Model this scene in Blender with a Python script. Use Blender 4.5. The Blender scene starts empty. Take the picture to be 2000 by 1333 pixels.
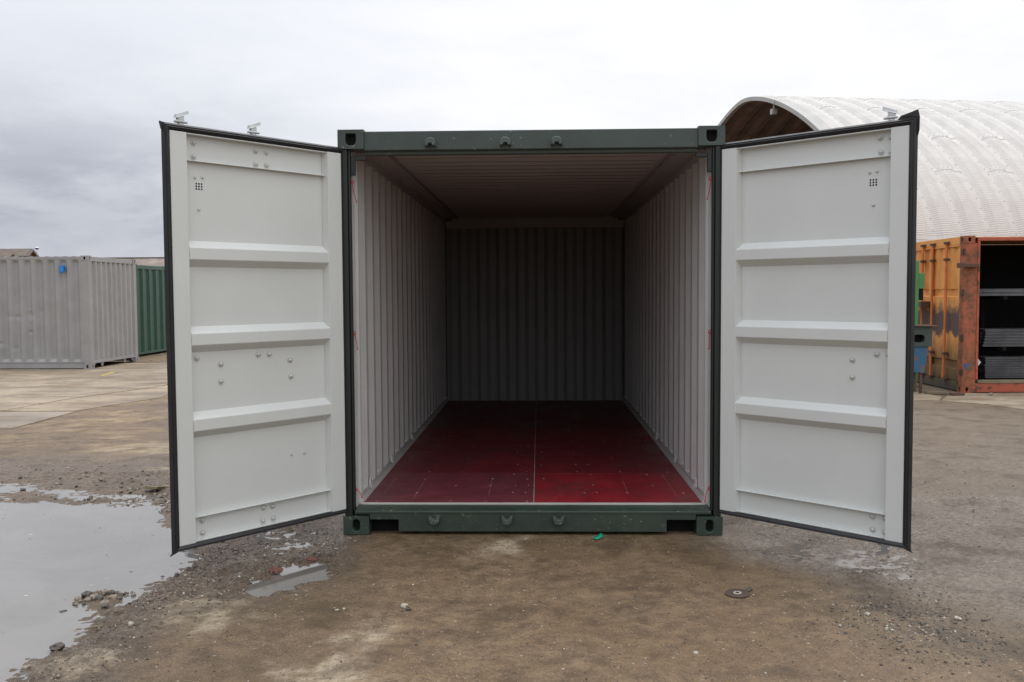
import bpy, math, random
import numpy as np
from mathutils import Matrix, Vector
random.seed(4)
rng = np.random.default_rng(7)
S = bpy.context.scene
COL = S.collection
R = math.radians

# ------------------------------------------------------------------ camera
cam_d = bpy.data.cameras.new('camera')
cam = bpy.data.objects.new('camera', cam_d)
COL.objects.link(cam)
cam_d.sensor_width = 36.0
cam_d.lens = 1796.52 / 2000 * 36.0
cam_d.clip_start = 0.05
cam_d.clip_end = 6000
cam.matrix_world = (Matrix.Translation((0.0504, -5.8486, 1.5561)) @ Matrix.Rotation(0.0294, 4, 'Z')
                    @ Matrix.Rotation(-0.0524, 4, 'X') @ Matrix.Rotation(0.0057, 4, 'Y') @ Matrix.Rotation(math.pi / 2, 4, 'X'))
S.camera = cam
S.view_settings.view_transform = 'Standard'
S.view_settings.look = 'None'
S.view_settings.exposure = 0.0
S.view_settings.gamma = 1.0
S.view_settings.use_curve_mapping = False
S.render.engine = 'CYCLES'
S.cycles.max_bounces = 10
S.cycles.diffuse_bounces = 5
S.cycles.glossy_bounces = 4
S.cycles.use_denoising = True
S.cycles.caustics_reflective = False

# ------------------------------------------------------------------ world: overcast sky
SUN_EL, SUN_AZ = 52.0, 35.0          # azimuth clockwise from +Y (ahead, right)
w = bpy.data.worlds.new('World')
S.world = w
w.use_nodes = True
nt = w.node_tree
for n in list(nt.nodes):
    nt.nodes.remove(n)


class NT:
    """small helper to write node graphs"""
    def __init__(self, tree):
        self.t = tree

    def n(self, kind, **kw):
        nd = self.t.nodes.new(kind)
        for k, v in kw.items():
            if k.startswith('_'):
                setattr(nd, k[1:], v)
        return nd

    def put(self, sock, v):
        if isinstance(v, bpy.types.NodeSocket):
            self.t.links.new(v, sock)
        elif v is not None:
            sock.default_value = v

    def math(self, op, a, b=None, c=None, clamp=False):
        nd = self.n('ShaderNodeMath', _operation=op, _use_clamp=clamp)
        self.put(nd.inputs[0], a)
        if b is not None:
            self.put(nd.inputs[1], b)
        if c is not None:
            self.put(nd.inputs[2], c)
        return nd.outputs[0]

    def vmath(self, op, a, b=None):
        nd = self.n('ShaderNodeVectorMath', _operation=op)
        self.put(nd.inputs[0], a)
        if b is not None:
            self.put(nd.inputs[1], b)
        return nd.outputs['Value'] if op in ('DOT_PRODUCT', 'LENGTH') else nd.outputs[0]

    def mix(self, f, a, b, mode='MIX'):
        nd = self.n('ShaderNodeMix', _data_type='RGBA', _blend_type=mode)
        self.put(nd.inputs[0], f)
        for s_, v in ((nd.inputs[6], a), (nd.inputs[7], b)):
            if isinstance(v, (tuple, list)) and len(v) == 3:
                v = (*v, 1)
            self.put(s_, v)
        return nd.outputs[2]

    def smooth(self, v, lo, hi, a=0.0, b=1.0):
        nd = self.n('ShaderNodeMapRange', _interpolation_type='SMOOTHSTEP')
        self.put(nd.inputs[0], v)
        nd.inputs[1].default_value = lo
        nd.inputs[2].default_value = hi
        nd.inputs[3].default_value = a
        nd.inputs[4].default_value = b
        return nd.outputs[0]

    def noise(self, vec, scale, detail=4, rough=0.55, dist=0.0, out=0):
        nd = self.n('ShaderNodeTexNoise')
        if vec is not None:
            self.put(nd.inputs['Vector'], vec)
        nd.inputs['Scale'].default_value = scale
        nd.inputs['Detail'].default_value = detail
        nd.inputs['Roughness'].default_value = rough
        nd.inputs['Distortion'].default_value = dist
        return nd.outputs[out]

    def voro(self, vec, scale, feature='F1', out='Distance'):
        nd = self.n('ShaderNodeTexVoronoi', _feature=feature)
        if vec is not None:
            self.put(nd.inputs['Vector'], vec)
        nd.inputs['Scale'].default_value = scale
        return nd.outputs[out]

    def mapping(self, vec, scale=(1, 1, 1), loc=(0, 0, 0), rot=(0, 0, 0)):
        nd = self.n('ShaderNodeMapping')
        self.put(nd.inputs[0], vec)
        nd.inputs['Scale'].default_value = scale
        nd.inputs['Location'].default_value = loc
        nd.inputs['Rotation'].default_value = rot
        return nd.outputs[0]


g = NT(nt)
tc = g.n('ShaderNodeTexCoord')
d = tc.outputs['Generated']
sep = g.n('ShaderNodeSeparateXYZ')
g.put(sep.inputs[0], d)
dx, dy, dz = sep.outputs
cl = g.vmath('MULTIPLY', d, (1.0, 1.0, 3.2))
n1 = g.noise(cl, 1.7, 6, 0.55, 0.3)
n2 = g.noise(g.mapping(cl, loc=(3.1, 7.7, 1.3)), 4.5, 6, 0.6, 0.2)
zz = g.math('MULTIPLY_ADD', g.math('SUBTRACT', n1, 0.5), 0.16, dz)
zz = g.math('MULTIPLY_ADD', g.math('SUBTRACT', n2, 0.5), 0.05, zz)
lft = g.smooth(g.math('MULTIPLY_ADD', g.math('SUBTRACT', n1, 0.5), 0.25, dx), 0.10, -0.46)     # dark bank lies to the left
up = g.smooth(zz, 0.05, 0.27, 1.0, 0.0)
bank = g.math('MULTIPLY', lft, up)
low = g.math('MULTIPLY', lft, g.smooth(zz, 0.088, 0.045))                                # pale strip under the bank
mott = g.smooth(n2, 0.36, 0.66)
white = g.mix(mott, (0.96, 0.975, 1.02), (1.05, 1.05, 1.06))
white = g.mix(g.math('MULTIPLY', lft, 0.75), white, (0.80, 0.83, 0.91))
dark = g.mix(g.smooth(n2, 0.40, 0.60), (0.345, 0.375, 0.44), (0.53, 0.555, 0.62))
colr = g.mix(bank, white, dark)
colr = g.mix(g.math('MULTIPLY', low, 0.85), colr, g.mix(mott, (0.52, 0.545, 0.62), (0.64, 0.65, 0.71)))
zen = g.math('MULTIPLY_ADD', g.smooth(dz, 0.24, 0.95), 0.95, 1.0)                              # overcast sky is brighter overhead
sc_ = g.n('ShaderNodeVectorMath', _operation='SCALE')
g.put(sc_.inputs[0], colr)
g.put(sc_.inputs['Scale'], zen)
sky = g.n('ShaderNodeTexSky', _sky_type='NISHITA', _sun_disc=False)
sky.sun_elevation = R(SUN_EL)
sky.sun_rotation = R(SUN_AZ)
bg1 = g.n('ShaderNodeBackground')
g.put(bg1.inputs[0], sky.outputs[0])
bg1.inputs[1].default_value = 0.05
bg2 = g.n('ShaderNodeBackground')
g.put(bg2.inputs[0], sc_.outputs[0])
bg2.inputs[1].default_value = 1.03
mixs = g.n('ShaderNodeMixShader')
mixs.inputs[0].default_value = 0.94
nt.links.new(bg1.outputs[0], mixs.inputs[1])
nt.links.new(bg2.outputs[0], mixs.inputs[2])
wo = g.n('ShaderNodeOutputWorld')
nt.links.new(mixs.outputs[0], wo.inputs[0])

sun_d = bpy.data.lights.new('sun', 'SUN')
sun_d.energy = 0.5
sun_d.angle = R(40)
sun_d.color = (1.0, 0.97, 0.93)
sun = bpy.data.objects.new('sun', sun_d)
COL.objects.link(sun)
el, az = R(SUN_EL), R(SUN_AZ)
sd = Vector((math.sin(az) * math.cos(el), math.cos(az) * math.cos(el), math.sin(el)))
sun.rotation_euler = sd.to_track_quat('Z', 'Y').to_euler()
sun.location = (20, 20, 30)

# ------------------------------------------------------------------ helpers
def tag(o, label=None, cat=None, group=None, kind=None):
    if label:
        o['label'] = label
    if cat:
        o['category'] = cat
    if group:
        o['group'] = group
    if kind:
        o['kind'] = kind
    return o


def empty(name, loc=(0, 0, 0), rz=0.0, label=None, cat=None, group=None, parent=None):
    o = bpy.data.objects.new(name, None)
    COL.objects.link(o)
    o.empty_display_size = 0.2
    o.location = loc
    o.rotation_euler = (0, 0, rz)
    if parent:
        o.parent = parent
    return tag(o, label, cat, group)


class MB:
    """collects faces and links them as one mesh object"""
    def __init__(self):
        self.v, self.f, self.m = [], [], []

    def add(self, vs, fs, m=0):
        o = len(self.v)
        self.v += [tuple(p) for p in vs]
        self.f += [tuple(i + o for i in f) for f in fs]
        self.m += [m] * len(fs)
        return self

    def box(self, x0, x1, y0, y1, z0, z1, m=0):
        x0, x1 = min(x0, x1), max(x0, x1)
        vs = [(x, y, z) for z in (z0, z1) for y in (y0, y1) for x in (x0, x1)]
        return self.add(vs, [(0, 2, 3, 1), (4, 5, 7, 6), (0, 1, 5, 4), (2, 6, 7, 3), (0, 4, 6, 2), (1, 3, 7, 5)], m)

    def prism(self, poly, a, b, f, m=0):
        """poly in 2-D, f(u, v, w) -> 3-D point, w runs a..b"""
        n = len(poly)
        vs = [f(u, v, a) for u, v in poly] + [f(u, v, b) for u, v in poly]
        fs = [tuple(range(n))[::-1], tuple(range(n, 2 * n))]
        fs += [(i, (i + 1) % n, n + (i + 1) % n, n + i) for i in range(n)]
        return self.add(vs, fs, m)

    def cyl(self, p0, p1, r0, r1=None, n=12, m=0, cap=True):
        r1 = r0 if r1 is None else r1
        p0, p1 = Vector(p0), Vector(p1)
        ax = (p1 - p0).normalized()
        u = ax.orthogonal().normalized()
        v = ax.cross(u)
        vs = []
        for p, r in ((p0, r0), (p1, r1)):
            for i in range(n):
                t = 2 * math.pi * i / n
                vs.append(p + (u * math.cos(t) + v * math.sin(t)) * r)
        fs = [(i, (i + 1) % n, n + (i + 1) % n, n + i) for i in range(n)]
        if cap:
            fs += [tuple(range(n))[::-1], tuple(range(n, 2 * n))]
        return self.add(vs, fs, m)

    def tube(self, pts, r, n=6, m=0):
        pts = [Vector(p) for p in pts]
        vs, fs = [], []
        u = None
        for i, p in enumerate(pts):
            t = (pts[min(i + 1, len(pts) - 1)] - pts[max(i - 1, 0)]).normalized()
            if u is None:
                u = t.orthogonal().normalized()
            u = (u - t * u.dot(t)).normalized()
            v = t.cross(u)
            for k in range(n):
                a = 2 * math.pi * k / n
                vs.append(p + (u * math.cos(a) + v * math.sin(a)) * r)
        for i in range(len(pts) - 1):
            for k in range(n):
                fs.append((i * n + k, i * n + (k + 1) % n, (i + 1) * n + (k + 1) % n, (i + 1) * n + k))
        fs += [tuple(range(n))[::-1], tuple(range((len(pts) - 1) * n, len(pts) * n))]
        return self.add(vs, fs, m)

    def grid(self, P, m=0, flip=False):
        """P[i][j] points"""
        ni, nj = len(P), len(P[0])
        vs = [p for row in P for p in row]
        fs = []
        for i in range(ni - 1):
            for j in range(nj - 1):
                q = (i * nj + j, i * nj + j + 1, (i + 1) * nj + j + 1, (i + 1) * nj + j)
                fs.append(q[::-1] if flip else q)
        return self.add(vs, fs, m)

    def build(self, name, mats, parent=None, smooth=False, bevel=0.0, weld=False, kind=None, angle=35):
        me = bpy.data.meshes.new(name)
        me.from_pydata([tuple(v) for v in self.v], [], self.f)
        mats = mats if isinstance(mats, (list, tuple)) else [mats]
        for m in mats:
            me.materials.append(m)
        if len(mats) > 1:
            me.polygons.foreach_set('material_index', self.m)
        me.update()
        o = bpy.data.objects.new(name, me)
        COL.objects.link(o)
        if parent:
            o.parent = parent
        if smooth:
            me.shade_smooth()
            if angle < 180 and hasattr(me, 'set_sharp_from_angle'):
                me.set_sharp_from_angle(angle=R(angle))
        if bevel:
            b = o.modifiers.new('bevel', 'BEVEL')
            b.width = bevel
            b.segments = 2
            b.limit_method = 'ANGLE'
            b.angle_limit = R(40)
        if kind:
            o['kind'] = kind
        return o


def inst(o, name, parent=None, loc=None, rot=None, scale=None):
    c = o.copy()
    c.name = name
    COL.objects.link(c)
    c.parent = parent
    if loc is not None:
        c.location = loc
    if rot is not None:
        c.rotation_euler = rot
    if scale is not None:
        c.scale = scale
    return c


# ------------------------------------------------------------------ materials
def mat(name, base, rough=0.5, metal=0.0, spec=0.5, fn=None, ior=None):
    m = bpy.data.materials.new(name)
    m.use_nodes = True
    t = m.node_tree
    b = t.nodes['Principled BSDF']
    b.inputs['Base Color'].default_value = (*base, 1)
    b.inputs['Roughness'].default_value = rough
    b.inputs['Metallic'].default_value = metal
    b.inputs['Specular IOR Level'].default_value = spec
    if ior:
        b.inputs['IOR'].default_value = ior
    if fn:
        fn(NT(t), b, base)
    return m


def bump(g, b, h, strength, dist):
    nd = g.n('ShaderNodeBump')
    nd.inputs['Strength'].default_value = strength
    nd.inputs['Distance'].default_value = dist
    g.put(nd.inputs['Height'], h)
    g.put(b.inputs['Normal'], nd.outputs[0])
    return nd


def objco(g):
    return g.n('ShaderNodeTexCoord').outputs['Object']


def f_paint(var=0.12, dirt=(0.2, 0.17, 0.13), damt=0.25, bs=0.004, chips=None, streak=0.0):
    def fn(g, b, base):
        co = objco(g)
        n = g.noise(co, 2.2, 6, 0.6)
        c = g.mix(g.smooth(n, 0.3, 0.7), tuple(x * (1 - var) for x in base), tuple(min(1, x * (1 + var)) for x in base))
        n2 = g.noise(co, 14, 8, 0.7)
        c = g.mix(g.math('MULTIPLY', g.smooth(n2, 0.56, 0.75), damt), c, dirt)
        if streak:
            n3 = g.noise(g.mapping(co, (14, 14, 0.7)), 1.0, 5, 0.6)
            c = g.mix(g.math('MULTIPLY', g.smooth(n3, 0.5, 0.72), streak), c, dirt)
        if chips:
            n4 = g.noise(co, 55, 4, 0.6)
            n5 = g.noise(co, 3, 3, 0.6)
            f = g.math('MULTIPLY', g.smooth(n4, 0.655, 0.69), g.smooth(n5, 0.42, 0.56))
            c = g.mix(f, c, chips)
        g.put(b.inputs['Base Color'], c)
        g.put(b.inputs['Roughness'], g.smooth(n2, 0.2, 0.8, b.inputs['Roughness'].default_value - 0.07, b.inputs['Roughness'].default_value + 0.12))
        bump(g, b, g.math('ADD', g.noise(co, 5, 3, 0.5), g.math('MULTIPLY', g.noise(co, 120, 2, 0.5), 0.08)), 0.35, bs)
    return fn


M = {}
M['green'] = mat('green_paint', (0.045, 0.062, 0.056), 0.42, fn=f_paint(0.14, (0.10, 0.10, 0.08), 0.3, 0.004, (0.30, 0.26, 0.17)))
M['post'] = mat('deep_green_post_paint', (0.0075, 0.0125, 0.011), 0.4, fn=f_paint(0.2, (0.05, 0.06, 0.05), 0.3, 0.004))
M['green_low'] = mat('green_sill_paint', (0.030, 0.047, 0.036), 0.42, fn=f_paint(0.18, (0.13, 0.12, 0.08), 0.5, 0.006, (0.38, 0.32, 0.20)))
M['green_forged'] = mat('green_painted_forging', (0.06, 0.085, 0.075), 0.30, fn=f_paint(0.2, (0.4, 0.4, 0.36), 0.9, 0.012, (0.5, 0.45, 0.35)))
M['white'] = mat('off_white_paint', (0.615, 0.635, 0.62), 0.38, fn=f_paint(0.02, (0.45, 0.43, 0.38), 0.10, 0.0035))
M['white_in'] = mat('interior_white_paint', (0.55, 0.55, 0.54), 0.33, fn=f_paint(0.05, (0.36, 0.32, 0.28), 0.38, 0.004, streak=0.10))
M['shaded_end'] = mat('shaded_end_wall_paint', (0.22, 0.218, 0.212), 0.5, fn=f_paint(0.03, (0.24, 0.22, 0.2), 0.2, 0.003))  # interior white darkened: shade of the far end put into the colour
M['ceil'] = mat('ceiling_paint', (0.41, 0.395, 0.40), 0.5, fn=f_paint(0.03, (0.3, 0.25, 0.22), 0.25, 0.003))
M['weld'] = mat('painted_weld', (0.44, 0.40, 0.34), 0.5, fn=f_paint(0.2, (0.25, 0.14, 0.08), 0.8, 0.003))
M['rubber'] = mat('black_rubber', (0.012, 0.012, 0.014), 0.42, fn=f_paint(0.2, (0.05, 0.05, 0.05), 0.3, 0.003))
M['black'] = mat('painted_hole_dark', (0.004, 0.004, 0.004), 0.9)
M['zinc'] = mat('galvanised_steel', (0.55, 0.57, 0.57), 0.42, 0.75, fn=f_paint(0.2, (0.35, 0.34, 0.32), 0.5, 0.004))
M['bolt'] = mat('painted_bolt', (0.52, 0.53, 0.50), 0.30, 0.25, fn=f_paint(0.1, (0.3, 0.27, 0.22), 0.4, 0.003))
M['strip'] = mat('bare_strip', (0.55, 0.50, 0.42), 0.45, 0.3, fn=f_paint(0.15, (0.3, 0.22, 0.15), 0.5, 0.002))
M['red_cord'] = mat('red_cord', (0.42, 0.018, 0.03), 0.6, fn=f_paint(0.2, (0.2, 0.01, 0.02), 0.4, 0.002))


def f_floor(g, b, base):
    co = objco(g)
    oi = g.n('ShaderNodeObjectInfo').outputs['Color']
    n = g.noise(g.mapping(co, (1.5, 1.5, 1)), 2.5, 6, 0.65)
    c = g.mix(g.smooth(n, 0.3, 0.75), g.mix(1.0, oi, (0.72, 0.72, 0.72), 'MULTIPLY'), oi)
    tile = g.noise(g.mapping(co, (9, 120, 1)), 1.0, 4, 0.6)
    c = g.mix(g.smooth(tile, 0.35, 0.75, 0.0, 0.5), c, (0.055, 0.022, 0.022))
    sc = g.noise(g.mapping(co, (40, 2.5, 1), rot=(0, 0, 0.3)), 2.0, 5, 0.7)
    c = g.mix(g.smooth(sc, 0.62, 0.74, 0.0, 0.5), c, (0.30, 0.17, 0.14))
    big = g.noise(co, 1.6, 6, 0.7)
    c = g.mix(g.smooth(big, 0.48, 0.68, 0.0, 0.55), c, (0.09, 0.035, 0.036))
    dust = g.noise(co, 60, 4, 0.7)
    c = g.mix(g.smooth(dust, 0.56, 0.74, 0.0, 0.55), c, (0.26, 0.15, 0.12))
    g.put(b.inputs['Base Color'], c)
    g.put(b.inputs['Roughness'], g.smooth(n, 0.3, 0.7, 0.32, 0.5))
    bump(g, b, g.noise(co, 300, 2, 0.5), 0.15, 0.001)


M['floor'] = mat('red_phenolic_plywood', (0.14, 0.01, 0.016), 0.4, spec=0.35, fn=f_floor)
M['grey'] = mat('grey_container_paint', (0.305, 0.303, 0.302), 0.48, fn=f_paint(0.07, (0.33, 0.32, 0.31), 0.45, 0.012, streak=0.15))
M['green2'] = mat('bright_green_container_paint', (0.012, 0.060, 0.040), 0.38, fn=f_paint(0.12, (0.06, 0.09, 0.07), 0.3, 0.006))
M['blue'] = mat('blue_plastic', (0.02, 0.20, 0.62), 0.4, fn=f_paint(0.1, (0.03, 0.1, 0.3), 0.2, 0.003))


def f_orange(g, b, base):
    co = objco(g)
    n = g.noise(co, 2.6, 8, 0.65)
    c = g.mix(g.smooth(n, 0.35, 0.7), (0.78, 0.37, 0.105), (0.66, 0.275, 0.065))
    st = g.noise(g.mapping(co, (9, 9, 0.8)), 1.5, 7, 0.68)
    c = g.mix(g.smooth(st, 0.56, 0.72, 0.0, 0.55), c, (0.22, 0.10, 0.04))
    sp = g.n('ShaderNodeSeparateXYZ')
    g.put(sp.inputs[0], co)
    z = g.math('MULTIPLY_ADD', g.math('SUBTRACT', g.noise(co, 5, 4, 0.6), 0.5), 0.5, sp.outputs[2])
    soot = g.math('MULTIPLY', g.smooth(z, 0.90, 1.0), g.smooth(z, 1.52, 1.28))       # grey-blue patch of overpaint on the doors
    c = g.mix(g.math('MULTIPLY', soot, 0.92), c, (0.035, 0.040, 0.055))
    grime = g.smooth(z, 1.05, 0.40, 0.0, 0.92)
    c = g.mix(grime, c, g.mix(st, (0.085, 0.060, 0.026), (0.19, 0.11, 0.035)))
    c = g.mix(g.smooth(z, 0.42, 0.05, 0.0, 0.9), c, (0.035, 0.034, 0.024))
    g.put(b.inputs['Base Color'], c)
    bump(g, b, g.noise(co, 30, 5, 0.6), 0.4, 0.008)


def f_rust(g, b, base):
    co = objco(g)
    n = g.noise(co, 5.5, 9, 0.68, 0.4)
    n2 = g.noise(g.mapping(co, (3, 3, 1)), 4, 6, 0.6)
    c = g.mix(g.smooth(n, 0.38, 0.62), (0.40, 0.110, 0.055), (0.16, 0.072, 0.038))
    c = g.mix(g.smooth(n2, 0.55, 0.7), c, (0.24, 0.11, 0.045))
    c = g.mix(g.smooth(g.noise(co, 22, 5, 0.7), 0.6, 0.7), c, (0.05, 0.032, 0.022))
    g.put(b.inputs['Base Color'], c)
    bump(g, b, n, 0.5, 0.01)


def f_redrail(g, b, base):
    co = objco(g)
    n = g.noise(co, 7, 7, 0.65)
    c = g.mix(g.smooth(n, 0.5, 0.64), (0.42, 0.095, 0.05), (0.11, 0.055, 0.035))
    g.put(b.inputs['Base Color'], c)
    bump(g, b, n, 0.4, 0.008)


M['orange'] = mat('weathered_orange_paint', (0.6, 0.3, 0.07), 0.6, fn=f_orange)
M['rust'] = mat('rusty_red_post_paint', (0.4, 0.1, 0.04), 0.75, fn=f_rust)
M['redrail'] = mat('chipped_red_rail_paint', (0.5, 0.09, 0.04), 0.6, fn=f_redrail)
M['orod'] = mat('orange_rod_paint', (0.62, 0.19, 0.05), 0.5, fn=f_paint(0.2, (0.2, 0.08, 0.04), 0.7, 0.004))
M['darkin'] = mat('near_black_matt', (0.012, 0.012, 0.012), 0.9, spec=0.1)  # even near-black for interiors and other dark parts
M['darkbrown'] = mat('dark_rusty_steel', (0.10, 0.055, 0.04), 0.75, fn=f_paint(0.3, (0.05, 0.03, 0.02), 0.6, 0.008))
M['steel'] = mat('dark_steel_section', (0.125, 0.128, 0.138), 0.42, 0.35, fn=f_paint(0.3, (0.07, 0.07, 0.08), 0.6, 0.003))
M['timber'] = mat('worn_timber', (0.20, 0.16, 0.10), 0.8, fn=f_paint(0.25, (0.1, 0.08, 0.05), 0.5, 0.004, streak=0.3))
M['hut'] = mat('white_painted_steel_arch', (0.58, 0.56, 0.53), 0.55, fn=f_paint(0.07, (0.42, 0.37, 0.31), 0.55, 0.006))
M['hut_in'] = mat('shaded_arch_inside', (0.16, 0.115, 0.105), 0.8, fn=f_paint(0.25, (0.05, 0.04, 0.035), 0.5, 0.01))  # darker than the galvanised sheet: shade inside the arch put into the colour
M['hut_bolt'] = mat('roof_bolt', (0.42, 0.39, 0.36), 0.6)
M['rim'] = mat('grey_arch_rim', (0.40, 0.40, 0.385), 0.5, fn=f_paint(0.08, (0.4, 0.38, 0.35), 0.3, 0.004))
M['asb'] = mat('old_cement_roof', (0.25, 0.205, 0.175), 0.9, fn=f_paint(0.25, (0.12, 0.1, 0.08), 0.6, 0.02))
M['brown_roof'] = mat('brown_shed_roof', (0.13, 0.105, 0.08), 0.9, fn=f_paint(0.25, (0.1, 0.08, 0.06), 0.6, 0.02))
M['dkgreen'] = mat('dark_green_plastic', (0.045, 0.062, 0.056), 0.45, fn=f_paint(0.15, (0.1, 0.1, 0.09), 0.3, 0.004))
M['brtgreen'] = mat('machine_green_paint', (0.075, 0.235, 0.075), 0.45, fn=f_paint(0.15, (0.1, 0.15, 0.07), 0.4, 0.004))


def f_bluerust(g, b, base):
    co = objco(g)
    n = g.noise(co, 6, 7, 0.65)
    c = g.mix(g.smooth(n, 0.52, 0.62), (0.030, 0.105, 0.20), (0.18, 0.085, 0.05))
    g.put(b.inputs['Base Color'], c)


M['bluerust'] = mat('rusting_blue_paint', (0.04, 0.16, 0.33), 0.5, fn=f_bluerust)


def f_brick(g, b, base):
    nd = g.n('ShaderNodeTexBrick')
    g.put(nd.inputs['Vector'], g.mapping(objco(g), (1, 1, 1), rot=(R(90), 0, R(90))))
    nd.inputs['Color1'].default_value = (0.42, 0.13, 0.06, 1)
    nd.inputs['Color2'].default_value = (0.34, 0.11, 0.055, 1)
    nd.inputs['Mortar'].default_value = (0.3, 0.26, 0.22, 1)
    nd.inputs['Scale'].default_value = 1.0
    nd.inputs['Brick Width'].default_value = 0.225
    nd.inputs['Row Height'].default_value = 0.075
    nd.inputs['Mortar Size'].default_value = 0.01
    g.put(b.inputs['Base Color'], nd.outputs[0])


M['brick'] = mat('red_brickwork', (0.4, 0.13, 0.06), 0.85, fn=f_brick)
M['stone'] = mat('crushed_stone', (0.24, 0.20, 0.16), 0.6, fn=f_paint(0.4, (0.40, 0.35, 0.29), 0.8, 0.006))
M['stone_red'] = mat('brick_fragment', (0.13, 0.050, 0.036), 0.6, fn=f_paint(0.3, (0.1, 0.04, 0.03), 0.5, 0.006))
M['stone_dark'] = mat('wet_dark_stone', (0.075, 0.062, 0.050), 0.35, fn=f_paint(0.3, (0.15, 0.12, 0.1), 0.5, 0.006))
M['stone_pale'] = mat('pale_stone', (0.46, 0.42, 0.35), 0.6, fn=f_paint(0.2, (0.3, 0.26, 0.2), 0.5, 0.006))
M['emerald'] = mat('emerald_plastic', (0.0, 0.34, 0.19), 0.35, fn=f_paint(0.1, (0.0, 0.2, 0.1), 0.2, 0.001))

# ------------------------------------------------------------------ ground
def hash2(ix, iy, seed):
    h = (ix.astype(np.int64) * 374761393 + iy.astype(np.int64) * 668265263 + seed * 974634777) & 0xFFFFFFFF
    h = ((h ^ (h >> 13)) * 1274126177) & 0xFFFFFFFF
    return ((h ^ (h >> 16)) & 0xFFFF) / 65535.0


def vnoise(x, y, s):
    ix, iy = np.floor(x), np.floor(y)
    fx, fy = x - ix, y - iy
    fx, fy = fx * fx * fx * (fx * (fx * 6 - 15) + 10), fy * fy * fy * (fy * (fy * 6 - 15) + 10)
    a, b_, c_, d_ = hash2(ix, iy, s), hash2(ix + 1, iy, s), hash2(ix, iy + 1, s), hash2(ix + 1, iy + 1, s)
    return (a * (1 - fx) + b_ * fx) * (1 - fy) + (c_ * (1 - fx) + d_ * fx) * fy - 0.5


def fbm(x, y, freq, octs, s, gain=0.5):
    r = np.zeros_like(x)
    a = 1.0
    for o in range(octs):
        c_, s_ = math.cos(o * 1.1 + 0.3), math.sin(o * 1.1 + 0.3)
        r += a * vnoise((x * c_ - y * s_) * freq + o * 17.3, (x * s_ + y * c_) * freq - o * 9.1, s + o)
        a *= gain
        freq *= 2.03
    return r


def sdf(px, py, poly):
    """signed distance to polygon, negative inside"""
    n = len(poly)
    dmin = np.full(px.shape, 1e9)
    ins = np.zeros(px.shape, bool)
    for i in range(n):
        ax, ay = poly[i]
        bx, by = poly[(i + 1) % n]
        ex, ey = bx - ax, by - ay
        wx, wy = px - ax, py - ay
        t = np.clip((wx * ex + wy * ey) / (ex * ex + ey * ey + 1e-12), 0, 1)
        dmin = np.minimum(dmin, np.hypot(wx - ex * t, wy - ey * t))
        cond = ((ay > py) != (by > py)) & (px < (bx - ax) * (py - ay) / (by - ay + 1e-12) + ax)
        ins ^= cond
    return np.where(ins, -dmin, dmin)


def sstep(a, b_, x):
    t = np.clip((x - a) / (b_ - a), 0, 1)
    return t * t * (3 - 2 * t)


BIGPUD = [(-7.5, 0.4), (-6.0, 0.75), (-4.62, 0.92), (-4.08, 1.0), (-3.4, 0.9), (-3.05, 1.02), (-2.82, 0.85), (-2.65, 0.53), (-2.42, 0.18), (-2.11, -0.32),
          (-1.94, -0.46), (-1.97, -0.74), (-2.0, -1.1), (-2.03, -1.33), (-2.05, -1.55), (-2.04, -1.97), (-2.09, -2.3), (-2.28, -2.66), (-2.7, -3.6), (-4.5, -4.2), (-7.5, -3.5)]
ISLAND = [(-2.32, -1.23), (-2.29, -1.14), (-2.17, -1.17), (-2.13, -1.29), (-2.17, -1.35), (-2.26, -1.31)]
SMALLPUD = [(-1.55, -1.17), (-1.5, -1.04), (-1.46, -0.9), (-1.43, -0.77), (-1.36, -0.67), (-1.27, -0.60), (-1.15, -0.69), (-1.13, -0.83), (-1.20, -0.95), (-1.28, -1.10), (-1.42, -1.19)]
TINYPUD = [(-1.57, -0.2), (-1.5, -0.1), (-1.38, -0.12), (-1.33, -0.21), (-1.42, -0.28)]
FARPUD = [(-5.6, 3.6), (-4.9, 3.9), (-4.6, 4.4), (-5.2, 4.3), (-5.9, 3.9)]
PALES = [[(-1.76, -1.49), (-1.75, -1.26), (-1.54, -1.24), (-1.44, -1.3), (-1.42, -1.62), (-1.49, -1.75), (-1.64, -1.66)],
         [(-0.33, -0.47), (-0.29, -0.13), (-0.09, -0.06), (-0.12, -0.46), (-0.2, -0.52)],
         [(-0.83, -1.78), (-0.8, -1.65), (-0.71, -1.58), (-0.66, -1.71), (-0.71, -1.86), (-0.79, -1.86)],
         [(-2.03, -2.11), (-1.98, -1.94), (-1.88, -1.97), (-1.83, -2.19), (-1.94, -2.22)],
         [(-0.94, -2.04), (-0.77, -2.01), (-0.60, -2.26), (-0.7, -2.6), (-1.05, -2.5)],
         [(-4.6, 3.3), (-2.9, 3.0), (-2.85, 3.5), (-4.2, 4.0)],
         [(-3.5, 2.1), (-2.85, 1.95), (-2.8, 2.3), (-3.3, 2.45)]]
DARKR = [(1.49, -1.3), (1.73, -1.18), (1.9, -1.4), (2.01, -1.7), (2.0, -1.94), (1.81, -1.89), (1.62, -1.65), (1.47, -1.52)]
MUDBAND = [(-9.0, 2.3), (-5.45, 2.6), (-4.7, 2.9), (-3.63, 3.0), (-2.4, 2.6), (-2.2, 0.9), (-2.87, 1.1), (-3.85, 1.4), (-4.85, 1.45), (-9, 1.3)]
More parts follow.
